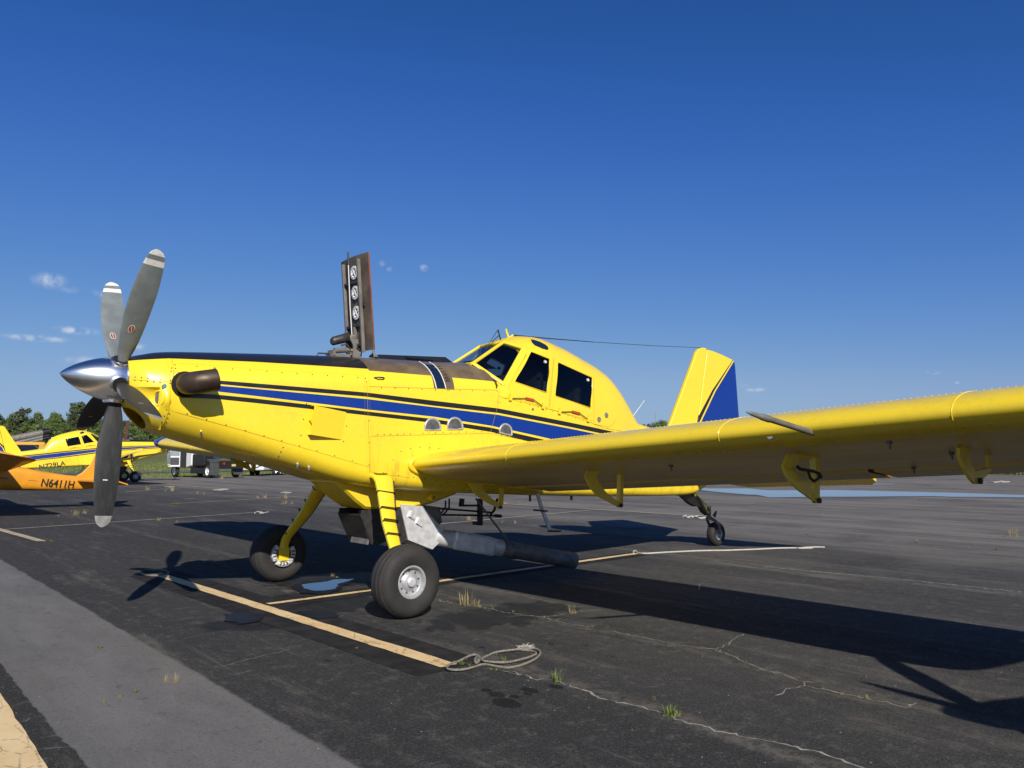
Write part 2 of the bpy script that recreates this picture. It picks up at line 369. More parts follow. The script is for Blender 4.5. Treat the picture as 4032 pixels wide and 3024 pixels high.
# ================================================================== GROUND
def sheet(name, poly, mat, z, parent=None, kind='structure'):
    m = MB(); m.add([(p[0], p[1], z) for p in poly], [tuple(range(len(poly)))]); o = m.build(name, mat, parent, fix=False)
    if o.data.polygons[0].normal.z < 0: o.data.flip_normals()
    if parent is None and kind: tag(o, kind=kind)
    return o
def wobble(poly, amp, step, seed):
    """subdivide a closed outline and roughen it"""
    rnd = random.Random(seed); out = []
    for (a, b) in zip(poly, poly[1:]+poly[:1]):
        a, b = np.array(a[:2], float), np.array(b[:2], float); n = max(1, int(np.linalg.norm(b-a)/step))
        for i in range(n):
            q = a+(b-a)*i/n; out.append((q[0]+rnd.uniform(-amp, amp), q[1]+rnd.uniform(-amp, amp)))
    return out
def mk_asphalt():
    t = NT('asphalt'); t.co = t.tc.outputs['Object']; x, y, z = t.sep()
    lane = t.noise(1.0, 5, t.mapv((.85, .030, 1)), .6)             # paving lanes run along y
    streak = t.noise(1.0, 8, t.mapv((4.5, .16, 1)), .72)
    blot = t.noise(.45, 8, None, .68, .6); fine = t.noise(7, 8, None, .78); grit = t.noise(46, 6, None, .85)
    f = t.math('ADD', t.math('MULTIPLY', lane, .42), t.math('ADD', t.math('MULTIPLY', streak, .33), t.math('MULTIPLY', blot, .25)))
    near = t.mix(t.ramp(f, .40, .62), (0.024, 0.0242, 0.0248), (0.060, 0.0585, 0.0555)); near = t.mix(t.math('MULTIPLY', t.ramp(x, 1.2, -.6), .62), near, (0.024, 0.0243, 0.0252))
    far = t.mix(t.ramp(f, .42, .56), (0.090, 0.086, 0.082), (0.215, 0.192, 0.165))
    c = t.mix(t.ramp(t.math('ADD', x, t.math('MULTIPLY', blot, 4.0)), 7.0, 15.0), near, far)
    # lighter, unsealed lane in front of the tie-down row
    edge = t.math('ADD', t.math('ADD', x, t.math('MULTIPLY', y, .0166)), t.math('MULTIPLY', t.math('SUBTRACT', t.noise(1.6, 7, None, .7), .5), .13))
    tl = t.mix(t.ramp(t.noise(1.0, 8, t.mapv((1.6, .5, 1)), .7), .3, .7), (0.135, 0.130, 0.123), (0.205, 0.196, 0.182))
    c = t.mix(t.ramp(edge, -2.275, -2.315), c, tl)
    c = t.mix(t.math('MULTIPLY', t.ramp(edge, -3.375, -3.39), t.ramp(edge, -7.2, -7.1)), c, (0.022, 0.021, 0.020))
    # dust and sand: streaks, and the paving joints that run along y
    du = t.ramp(t.noise(1.0, 8, t.mapv((1.5, .22, 1), (3, 7, 0)), .75), .53, .72)
    jn = t.math('MULTIPLY', t.math('SUBTRACT', t.noise(.9, 7, None, .72), .5), .55)
    for (xc, w_, k_, ylo, yhi) in ((-.30, .16, .85, -12, -3.2), (1.12, .10, .6, -12, -.5), (3.05, .08, .35, -12, 30), (6.15, .22, .9, -12, 1.0), (6.9, .10, .45, -12, 6), (9.4, .15, .6, -12, 40), (12.3, .2, .6, -12, 50), (-1.75, .07, .35, 2, 30), (.6, .14, .55, 3.6, 30)):
        d_ = t.math('ABSOLUTE', t.math('SUBTRACT', t.math('ADD', x, jn), xc))
        mk = t.math('MULTIPLY', t.math('MULTIPLY', t.ramp(d_, w_, 0.0), k_), t.math('MULTIPLY', t.ramp(y, ylo-.5, ylo), t.ramp(y, yhi+.5, yhi)))
        du = t.math('MAXIMUM', du, t.math('MULTIPLY', mk, t.ramp(fine, .35, .6)))
    c = t.mix(t.math('MULTIPLY', du, .72), c, (0.185, 0.166, 0.135))
    # aggregate: mottled grit, pale stones, dark pits
    c = t.mix(t.math('MULTIPLY', t.ramp(fine, .50, .68), .60), c, (0.145, 0.134, 0.114)); c = t.mix(t.math('MULTIPLY', t.ramp(fine, .47, .30), .55), c, (0.020, 0.0195, 0.019))
    ln2 = t.ramp(t.noise(1.0, 8, t.mapv((11, .22, 1), (1, 2, 0)), .8), .56, .70); c = t.mix(t.math('MULTIPLY', ln2, .40), c, (0.19, 0.172, 0.145))
    c = t.mix(t.math('MULTIPLY', t.ramp(grit, .50, .66), .55), c, (0.185, 0.174, 0.155)); c = t.mix(t.math('MULTIPLY', t.ramp(grit, .49, .35), .60), c, (0.014, 0.0135, 0.013))
    gr = t.noise(120, 3, None, .8); c = t.mix(t.math('MULTIPLY', t.ramp(gr, .45, .72), .45), c, (0.21, 0.20, 0.18))
    sp = t.math('MULTIPLY', t.ramp(t.vor(9), .060, .035), t.ramp(t.noise(2.2, 3), .44, .52)); c = t.mix(t.math('MULTIPLY', sp, .9), c, (0.50, 0.47, 0.42))
    # damp patches and drips round the main wheels
    def spot(cx, cy, rx, ry, wob=.5):
        v = t.mapv((1/rx, 1/ry, 0), (-cx/rx, -cy/ry, 0)); l_ = t.n.new('ShaderNodeVectorMath'); l_.operation = 'LENGTH'; t.l.new(v, l_.inputs[0])
        return t.ramp(t.math('ADD', l_.outputs['Value'], t.math('MULTIPLY', t.math('SUBTRACT', t.noise(3.4, 6, None, .65), .5), wob*2)), 1.05, .85)
    wet = None
    for sp_ in ((-.25, -.15, .85, .75, .9), (-1.15, -.75, .55, .42, .6), (.9, -2.15, .9, .5, 1.3), (.6, 1.2, .8, .7, .9)):
        s_ = spot(*sp_); wet = s_ if wet is None else t.math('MAXIMUM', wet, s_)
    drops = t.math('MULTIPLY', t.ramp(t.vor(7, t.mapv((1, .55, 1))), .20, .14), t.ramp(t.noise(1.1, 3), .5, .6))
    drops = t.math('MULTIPLY', drops, spot(-.35, -3.1, 1.6, 1.6, .9))
    for (u, v, rx, ry) in ((1085, 1290, .085, .13), (990, 1205, .05, .08), (870, 1155, .035, .05), (1340, 1155, .05, .09), (1630, 1115, .045, .07), (1180, 1225, .035, .05), (1320, 1195, .025, .05), (600, 1347, .0, .0)):
        if rx:
            g = pZ(zR(u, v)); drops = t.math('MAXIMUM', drops, spot(g[0], g[1], rx, ry, .25))
    wet = t.math('MAXIMUM', t.math('MULTIPLY', wet, .85), drops)
    c = t.mix(t.math('MULTIPLY', wet, .72), c, (0.008, 0.008, 0.009))
    t.bump(t.math('ADD', t.noise(140, 3), grit), .8, .008)
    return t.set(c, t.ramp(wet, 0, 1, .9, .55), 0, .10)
M['asphalt'] = mk_asphalt()
def mk_grass_ground():
    t = NT('grass_field'); n = t.noise(.08, 6); n2 = t.noise(1.6, 6, t.mapv((1, .35, 1)), .7); n3 = t.noise(14, 4)
    c = t.mix(t.ramp(n2, .35, .7), (0.088, 0.118, 0.030), (0.195, 0.205, 0.070)); c = t.mix(t.math('MULTIPLY', t.ramp(n, .4, .65), .6), c, (0.19, 0.165, 0.07))
    c = t.mix(t.math('MULTIPLY', t.ramp(n3, .5, .75), .4), c, (0.045, 0.075, 0.016)); t.bump(t.math('ADD', n3, n2), .9, .12)
    return t.set(c, .95, 0, .15)
M['grass'] = mk_grass_ground()
def mk_marking(name, base, worn, wear=.55):
    t = NT(name); n = t.noise(3.2, 6, t.mapv((1, .6, 1)), .65); n2 = t.noise(30, 4)
    c = t.mix(t.ramp(n, .35, .7), base, worn)
    cr = t.ramp(t.vor(9, t.mapv((1, .35, 1)), 'DISTANCE_TO_EDGE'), .035, .012)
    c = t.mix(t.math('MULTIPLY', t.math('MULTIPLY', cr, t.ramp(n2, .4, .6)), wear), c, (0.05, 0.045, 0.04)); t.bump(n2, .3, .004)
    return t.set(c, .8, 0, .15)
M['line_near'] = mk_marking('faded_yellow_marking', (0.74, 0.56, 0.30), (0.64, 0.44, 0.21), .5)
M['line_far'] = mk_marking('pale_marking', (0.50, 0.42, 0.29), (0.36, 0.29, 0.20), .3)
M['seal'] = simple('black_line_border', (0.026, 0.025, 0.025), .9, spec=.1, var=.3, vscale=5)
def mk_water():
    t = NT('standing_water'); t.bump(t.noise(3.0, 2), .02, .02); return t.set((0.012, 0.013, 0.014), .02, 0, .9, 0, IOR=1.5)
M['water'] = mk_water()
def terrain_z(x, y):
    r = math.hypot(x-CAM[0], y-CAM[1]); a = max(0.0, r-75)
    return min(9.0, a*a/9500.0 if a < 160 else 160*160/9500.0+(a-160)*.030) - .02
# apron: one flat sheet, the grass field begins where it ends
AP = [(-40, -40), (60, -40), (63.2, 10), (63.0, 16), (44, 58), (24, 57), (-6, 58.5), (-40, 60)]
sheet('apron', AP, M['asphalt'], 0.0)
mt = MB(); rings = [0, 40, 52, 60, 70, 82, 95, 115, 140, 175, 215, 260, 330, 420, 560, 800, 1400, 2600]; ns = 96
G = []
for r in rings:
    G.append([(CAM[0]+r*math.cos(2*math.pi*k/ns), CAM[1]+r*math.sin(2*math.pi*k/ns), terrain_z(CAM[0]+r*math.cos(2*math.pi*k/ns), CAM[1]+r*math.sin(2*math.pi*k/ns))) for k in range(ns)])
mt.grid(G, close_v=True); tag(mt.build('grass_field', M['grass'], smooth=60), kind='structure')
# taxiway strip crossing the grass behind the parked aircraft
def road_strip(name, pts, w, mat, dz=.012):
    m = MB(); L = []
    for i, p in enumerate(pts):
        a = np.array(pts[max(0, i-1)]); b = np.array(pts[min(len(pts)-1, i+1)]); d = (b-a)/np.linalg.norm(b-a); n = np.array([-d[1], d[0]])
        L.append([(p[0]+n[0]*w*s, p[1]+n[1]*w*s, max(terrain_z(p[0]+n[0]*w*s, p[1]+n[1]*w*s), -.02)+dz) for s in (-.5, -.25, 0, .25, .5)])
    m.grid(L); return tag(m.build(name, mat, smooth=60), kind='structure')
road_strip('taxiway', [(x, 80 - .02*x) for x in range(-60, 61, 4)], 7.5, simple('taxiway_asphalt', (0.105, 0.105, 0.11), .9, var=.2, vscale=1), .05)

# painted tie-down marks, each with its black border
MARK_N = [0]
def stripe_mark(name, a, b, w, mat, border=None, parent=None, seed=0, z=.004):
    MARK_N[0] += 1; z = .0035+.0004*MARK_N[0]
    a, b = np.array(a[:2], float), np.array(b[:2], float); d = (b-a)/np.linalg.norm(b-a); n = np.array([-d[1], d[0]])
    if border:
        q = [a-n*border-d*.05, b-n*border+d*.05, b+n*border+d*.05, a+n*border-d*.05]
        sheet(name+'_border', wobble([tuple(p) for p in q], .008, .5, seed+5), M['seal'], z)
    q = [a-n*w/2, b-n*w/2, b+n*w/2, a+n*w/2]
    return sheet(name, wobble([tuple(p) for p in q], .007, .16, seed), mat, z+.0075)
stripe_mark('painted_line', (-.98, 3.35), (-.70, -3.38), .158, M['line_near'], .34, seed=1)
stripe_mark('painted_line', (-.72, .06), (1.2, .05), .10, M['line_near'], .22, seed=2)
stripe_mark('painted_line', (1.2, .05), (5.75, .18), .125, M['line_near'], .22, seed=3)
stripe_mark('painted_line', (-3.62, 6), (-3.62, -9), .26, M['line_near'], None, seed=4)
def far_line(a, b, w=.09, seed=9):
    stripe_mark('painted_line', pZ(zS(*a)), pZ(zS(*b)), w, M['line_far'], None, seed=seed)
far_line((-40, 1134), (90, 1170), .16, 10)
far_line((5, 1145), (560, 1107), .09, 11)
far_line((368, 1089), (655, 1072), .10, 12); far_line((655, 1071), (735, 1068), .10, 13)
far_line((735, 1060), (800, 1064), .13, 14); far_line((350, 1046), (490, 1057), .16, 15); far_line((270, 1063), (430, 1052), .13, 16)
far_line((950, 1133), (1275, 1103), .09, 17); far_line((1070, 1088), (1500, 1115), .10, 18); far_line((400, 1079), (420, 1078), .12, 19)
# standing water
PUD_N = [0]
def puddle(px, seed, z=.009, amp=.02, step=.15):
    PUD_N[0] += 1; z = .016+.001*PUD_N[0]
    g = [tuple(pZ(q)[:2]) for q in px]; return sheet('puddle', wobble(g, amp, step, seed), M['water'], z)
puddle([zE(640, 1010), zE(700, 1000), zE(850, 985), zE(900, 968), zE(1090, 960), zE(1060, 975), zE(960, 1000), zE(930, 1045), zE(850, 1062), zE(740, 1066), zE(650, 1040)], 3, amp=.016, step=.035)
puddle([zG4(-1900, 860), zG4(-600, 850), zG4(0, 862), zG4(1100, 890), zG4(2100, 922), zG4(2400, 930), zG4(2400, 965), zG4(1700, 955), zG4(1200, 952), zG4(900, 944), zG4(300, 946), zG4(-700, 950), zG4(-1500, 960), zG4(-1800, 895)], 5, amp=.10, step=.8)
puddle([zT2(870, 325), zT2(1080, 345), zT2(1500, 345), zT2(1900, 380), zT2(2212, 395), zT2(2150, 418), zT2(1500, 414), zT2(1080, 375), zT2(880, 350)], 6, amp=.06, step=.6)
puddle([zG4(-900, 755), zG4(0, 758), zG4(330, 762), zG4(330, 770), zG4(0, 771), zG4(-900, 768)], 8, amp=.03, step=.5)
# pavement cracks: narrow, branching, filled with pale sand
def crack(px, w=.012, seed=0, jitter=.03):
    w *= .95; jitter *= .6
    rnd = random.Random(seed); P = [pZ(q)[:2] for q in px]; pts = []
    for a, b in zip(P[:-1], P[1:]):
        n = max(2, int(np.linalg.norm(b-a)/.035))
        for i in range(n): pts.append(a+(b-a)*i/n+np.array([rnd.uniform(-1, 1), rnd.uniform(-1, 1)])*jitter*(i > 0))
    pts.append(P[-1]); m = MB(); V = []; F = []
    for i, q in enumerate(pts):
        a = pts[max(0, i-1)]; b = pts[min(len(pts)-1, i+1)]; d = (b-a)/(np.linalg.norm(b-a)+1e-9); n = np.array([-d[1], d[0]])
        ww = w*rnd.uniform(.3, 1.15)*(1 if 0 < i < len(pts)-1 else .15); V += [(*(q+n*ww/2), .003), (*(q-n*ww/2), .003)]
    for i in range(len(pts)-1): F.append((2*i, 2*i+1, 2*i+3, 2*i+2))
    m.add(V, F); o = m.build('pavement_crack', M['cracksand'], fix=False); tag(o, kind='structure')
    if o.data.polygons[0].normal.z < 0: o.data.flip_normals()
M['cracksand'] = simple('crack_sand', (0.29, 0.27, 0.225), .95, var=.35, vscale=14)
M['damp'] = simple('damp_asphalt', (0.012, 0.012, 0.0125), .6, spec=.2, var=.4, vscale=12, bump=.3)
def damp(px, seed, amp=.04, step=.07): return sheet('damp_patch', wobble([tuple(pZ(q)[:2]) for q in px], amp, step, seed), M['damp'], .0145)
damp([zE(560, 1030), zE(640, 985), zE(850, 965), zE(960, 948), zE(1110, 948), zE(1120, 968), zE(1010, 1012), zE(960, 1062), zE(850, 1086), zE(700, 1090), zE(590, 1062)], 41)
M['sheen'] = simple('wet_asphalt', (0.012, 0.012, 0.0125), .5, spec=.3, var=.4, vscale=12, bump=.5)
def wet(px, seed): o = damp(px, seed, .03, .06); o.data.materials[0] = M['sheen']; o.location.z = -.0035
wet([zE(-20, 1262), zE(120, 1250), zE(260, 1262), zE(300, 1290), zE(260, 1330), zE(100, 1350), zE(-40, 1320)], 43)
wet([zE(600, 1240), zE(760, 1228), zE(930, 1250), zE(960, 1280), zE(850, 1305), zE(700, 1295)], 44)
crack([zR(330, 180), zR(560, 220), zR(900, 268), zR(1050, 305), zR(1290, 340), zR(1500, 365), zR(1650, 410), zR(1830, 445), zR(2030, 465)], .014, 1)
crack([zR(1500, 360), zR(1780, 325), zR(1900, 300), zR(2140, 278)], .010, 2); crack([zR(1080, 355), zR(1250, 345), zR(1400, 350)], .008, 3)
crack([zR(1650, 410), zR(1640, 380), zR(1720, 365)], .008, 4)
crack([zR(1140, 950), zR(1380, 1035), zR(1560, 1040), zR(1700, 1080), zR(1900, 1150), zR(2212, 1270)], .020, 5, .04)
crack([zW(0, 620), zW(170, 655), zW(400, 735), zW(600, 790), zW(800, 830), zW(1000, 870), zW(1200, 930), zW(1340, 978), zW(1500, 1030)], .022, 6, .04)
crack([zW(0, 248), zW(180, 285), zW(420, 335), zW(565, 350)], .012, 7); crack([zW(480, 333), zW(565, 350), zW(640, 320), zW(670, 290), zW(735, 262)], .012, 8)
crack([zW(565, 350), zW(640, 380), zW(740, 425), zW(850, 465), zW(960, 495), zW(1030, 520), zW(1110, 530)], .013, 9)
crack([zW(850, 465), zW(920, 475)], .016, 10); crack([zW(1030, 520), zW(1045, 545), zW(960, 560), zW(880, 597)], .012, 11)
crack([zW(1045, 545), zW(1130, 560), zW(1300, 595), zW(1400, 622), zW(1480, 630), zW(1580, 660), zW(1640, 635)], .014, 12)
crack([zQ(1690, 870), zQ(1850, 830), zQ(2013, 790), zQ(2300, 720)], .010, 13); crack([zQ(1800, 935), zQ(2013, 888)], .008, 14)
crack([zQ(150, 1305), zQ(240, 1265), zQ(350, 1250)], .007, 15); crack([zQ(330, 1510), zQ(470, 1500), zQ(590, 1490)], .007, 16)
crack([zS(1140, 1462), zS(1080, 1448)], .010, 17); crack([zS(1650, 1225), zS(1900, 1247), zS(2100, 1268), zS(2212, 1280)], .035, 18, .05)
crack([zS(1510, 1275), zS(1512, 1262)], .012, 19); crack([zS(1590, 1150), zS(1900, 1135)], .03, 20, .04)

# ================================================================== AIRPLANE
# airframe coordinates: x aft of the main axle, -y to port, z up from the ground
def lerp_tab(tab):
    X = np.array([a for a, b in tab]); Yv = np.array([b for a, b in tab]); 
    # monotone-ish smooth interpolation (Catmull-Rom on an uneven grid, limited)
    d = np.diff(Yv)/np.diff(X); mS = np.zeros(len(X)); mS[0] = d[0]; mS[-1] = d[-1]
    for i in range(1, len(X)-1): mS[i] = 0 if d[i-1]*d[i] <= 0 else 2*d[i-1]*d[i]/(d[i-1]+d[i])
    def f(x):
        x = min(max(x, X[0]), X[-1]); i = min(max(int(np.searchsorted(X, x))-1, 0), len(X)-2); h = X[i+1]-X[i]; t = (x-X[i])/h
        return float((2*t**3-3*t*t+1)*Yv[i]+(t**3-2*t*t+t)*h*mS[i]+(-2*t**3+3*t*t)*Yv[i+1]+(t**3-t*t)*h*mS[i+1])
    return f
F_zt = lerp_tab([(-2.33, 2.655), (-2.25, 2.685), (-2.15, 2.712), (-2.06, 2.735), (-1.9, 2.757), (-1.69, 2.772), (-.98, 2.813), (-.36, 2.845), (.2, 2.868), (1.5, 2.902), (1.95, 2.925), (2.3, 2.72), (2.8, 2.52), (3.6, 2.38), (4.3, 2.28), (5.14, 2.235), (5.55, 2.16), (6.4, 2.03), (7.2, 1.92), (8.25, 1.80)])
F_zb = lerp_tab([(-2.33, 2.20), (-2.27, 2.10), (-2.2, 2.01), (-2.1, 1.935), (-2.0, 1.90), (-1.67, 1.806), (-.65, 1.525), (0, 1.345), (.25, 1.30), (.7, 1.25), (1.5, 1.19), (3, 1.10), (4.8, 1.015), (6.7, .965), (7.1, 1.02), (7.6, 1.25), (8.25, 1.55)])
F_hw = lerp_tab([(-2.33, .25), (-2.27, .32), (-2.18, .385), (-2.0, .445), (-1.6, .495), (-1.0, .545), (.14, .60), (1.2, .615), (3.2, .61), (4.3, .55), (5.2, .45), (6.2, .31), (7.1, .20), (8.25, .06)])
F_su = lerp_tab([(-2.33, .225), (-2.0, .40), (-1.0, .42), (.14, .42), (1.95, .43), (2.3, .26), (2.8, .20), (3.6, .16), (5.14, .18), (8.25, .15)])   # depth of the rounded top
F_sl = lerp_tab([(-2.33, .22), (-2.0, .34), (-1.0, .24), (.14, .17), (1.2, .13), (3, .12), (6, .10), (8.25, .06)])                      # depth of the rounded bottom edge
F_bw = lerp_tab([(-2.33, .0), (-2.0, .06), (-1.2, .22), (.14, .40), (3, .47), (5.2, .34), (7.1, .12), (8.25, .02)])                    # flat bottom half width
def scoop(x, z):
    """recess of the oil cooler intake on the side of the nose bowl"""
    if x < -2.32 or x > -1.97 or abs(z-2.24) > .105: return 0.0
    cz = math.cos((z-2.24)/.105*math.pi/2)
    if x < -2.085: return .085*max(0, (x+2.34)/.25)**.8*cz**.6
    return -.030*cz*math.sin((x+2.085)/.115*math.pi)
def fus_y(x, z):
    zt, zb, hw, su, sl, bw = F_zt(x), F_zb(x), F_hw(x), F_su(x), F_sl(x), F_bw(x)
    if z >= zt: return 0.0
    if z <= zb: return bw
    if z > zt-su: y = hw*math.sqrt(max(0, 1-((z-zt+su)/su)**2))
    elif z < zb+sl: y = bw+(hw-bw)*math.sqrt(max(0, 1-((zb+sl-z)/sl)**2))
    else: y = hw
    return y - scoop(x, z)
def fus_section(x, nt=14, nside=14, nbt=8):
    zt, zb, hw, su, sl, bw = F_zt(x), F_zb(x), F_hw(x), F_su(x), F_sl(x), F_bw(x); P = []
    for i in range(nt):
        a = math.pi/2*(i/nt); P.append((hw*math.sin(a), zt-su+su*math.cos(a)))
    for i in range(nside):
        P.append((hw, zt-su+(zb+sl-zt+su)*i/nside))
    for i in range(nbt+1):
        a = math.pi/2*(i/nbt); P.append((bw+(hw-bw)*math.cos(a), zb+sl-sl*math.sin(a)))
    P.append((bw*.5, zb)); P.append((0, zb))
    P = [(y-scoop(x, z), z) for y, z in P]
    return [(x, -y, z) for y, z in P] + [(x, y, z) for y, z in reversed(P[1:-1])]
def side(uv, inset=0.0, sgn=-1, fy=None):
    """where a photo pixel meets the port side of the fuselage"""
    fy = fy or fus_y; y = .5
    for it in range(25):
        P = pY(uv, -y); y = .5*y+.5*fy(P[0], P[2])
    return np.array([P[0], -(y+inset), P[2]])
def mirror(P): return [(p[0], -p[1], p[2]) for p in P]

def naca(n=20, m=.04, pp=.4, t=.15):
    x = (1-np.cos(np.linspace(0, np.pi, n)))/2
    yt = 5*t*(.2969*np.sqrt(x)-.126*x-.3516*x**2+.2843*x**3-.1036*x**4)
    yc = np.where(x < pp, m/pp**2*(2*pp*x-x*x), m/(1-pp)**2*(1-2*pp+2*pp*x-x*x)); return x, yc+yt, yc-yt
W_XL, W_Z0, W_DIH, W_C, W_INC = .75, 1.524, .0594, 2.256, .179
def wpt(xc, zc, y, sc=1.0, droop=0.0):
    c = W_C*sc; xo = W_XL+(1-sc)*W_C*.35-(.036*y if y > 0 else 0)
    return (xo+c*(xc*math.cos(W_INC)+zc*math.sin(W_INC)), y, W_Z0-(.085*min(1, y/3) if y > 0 else 0)+math.tan(W_DIH)*abs(y)+c*(-xc*math.sin(W_INC)+zc*math.cos(W_INC)))
def wing_under_z(x, y):
    xc = (x-W_XL)/W_C/math.cos(W_INC); ax, au, al = naca(60); return wpt(xc, float(np.interp(xc, ax, al)), y)[2]

def screws_on(m, pts, r=.009, nrm=(0, -1, 0), out=.004):
    n = np.array(nrm, float)
    for p in pts: m.lathe([(0, r), (out, r*.8), (out, 0)], np.array(p)-n*.0, n, 6)
def px_line(z_, a, b, n): return [z_(a[0]+(b[0]-a[0])*i/(n-1), a[1]+(b[1]-a[1])*i/(n-1)) for i in range(n)]
def seam(m, px, w=.0045, fy=None, n=14, out=.0015):
    L = []
    for a, b in zip(px[:-1], px[1:]):
        for i in range(n): L.append((a[0]+(b[0]-a[0])*i/n, a[1]+(b[1]-a[1])*i/n))
    L.append(px[-1]); P = [side(q, out, fy=fy) for q in L]
    G = []
    for i, p_ in enumerate(P):
        d = P[min(i+1, len(P)-1)]-P[max(i-1, 0)]; d /= np.linalg.norm(d)+1e-9; up = np.cross(d, (0, 1, 0)); up /= np.linalg.norm(up)+1e-9
        G.append([p_+up*w/2, p_-up*w/2])
    m.grid(G)
    m.grid([[(a[0], -a[1], a[2]) for a in r_] for r_ in G])

def blade_mesh(root, hub, ang, fw, up, lt):
    rad = math.cos(ang)*up+math.sin(ang)*lt; tdir = math.sin(ang)*up-math.cos(ang)*lt
    R = [.16, .22, .28, .36, .46, .58, .72, .86, 1.00, 1.12, 1.22, 1.29, 1.35, 1.40, 1.43, 1.45, 1.46]
    C = lerp_tab([(.16, .105), (.24, .115), (.36, .165), (.52, .205), (.72, .232), (.95, .236), (1.15, .215), (1.29, .185), (1.37, .160), (1.41, .135), (1.44, .092), (1.46, .02)])
    B = lerp_tab([(.16, 108), (.3, 104), (.6, 96), (1.0, 86), (1.46, 77)]); TH = lerp_tab([(.16, .9), (.24, .62), (.36, .26), (.6, .13), (1.0, .085), (1.46, .055)])
    SW = lerp_tab([(.16, 0), (.7, .012), (1.1, .0), (1.46, -.02)])
    ax = np.array([0, .02, .08, .2, .4, .6, .8, .93, 1.0]); th = np.array([0, .35, .68, .95, 1.0, .86, .55, .24, .02])
    G = []
    for r in R:
        b = math.radians(B(r)); led = math.cos(b)*tdir+math.sin(b)*fw; n = math.cos(b)*fw-math.sin(b)*tdir; c = C(r); t = TH(r)*c
        base = hub+rad*r+led*SW(r)
        row = [base+led*c*(.42-a)+n*t*h*.60 for a, h in zip(ax, th)]+[base+led*c*(.42-a)-n*t*h*.40 for a, h in zip(ax[-2:0:-1], th[-2:0:-1])]
        G.append(row)
    def mf(i, j):
        r = .5*(R[i]+R[i+1])
        if j < 8:
            if r > 1.40 or 1.29 < r < 1.35: return 2
            return 0
        return 3 if r > 1.36 else 1
    m = MB(); m.grid(G, close_v=True, mfun=mf); m.add(G[-1], [tuple(range(len(G[-1])))], 2); m.add(G[0], [tuple(range(len(G[0])))], 1)
    o = m.build('propeller_blade', [M['blade_grey'], M['blade_black'], M['blade_white'], M['blade_tipgrey']], root, smooth=50)
    # maker's oval on the cambered face, white tick on the flat face
    r = .60; b = math.radians(B(r)); led = math.cos(b)*tdir+math.sin(b)*fw; n = math.cos(b)*fw-math.sin(b)*tdir; t = TH(r)*C(r)*.6
    d = MB()
    for s_, mi, o_ in ((1.0, 0, .004), (.82, 1, .0055)):
        d.add([hub+rad*(r+.046*s_*math.sin(a))+led*(SW(r)+.032*s_*math.cos(a))+n*(t+o_) for a in np.linspace(0, 2*math.pi, 20, endpoint=False)], [tuple(range(20))], mi)
    d.add([hub+rad*(r+q*.028)+led*(SW(r)+w_+.006*q)+n*(t+.0068) for q, w_ in ((-1, -.003), (-1, .003), (1, .003), (1, -.003))], [(0, 1, 2, 3)], 0)
    d.build('blade_decal', [M['blade_white'], M['decalred']], o, fix=False)
    r = 1.0; b = math.radians(B(r)); led = math.cos(b)*tdir+math.sin(b)*fw; n = math.cos(b)*fw-math.sin(b)*tdir
    d = MB(); d.add([hub+rad*(r+q)+led*w_-n*(TH(r)*C(r)*.4+.003) for q, w_ in ((-.005, -.022), (-.005, .022), (.005, .022), (.005, -.022))], [(0, 1, 2, 3)], 0)
    d.build('blade_mark', M['white'], o, fix=False)
    return o

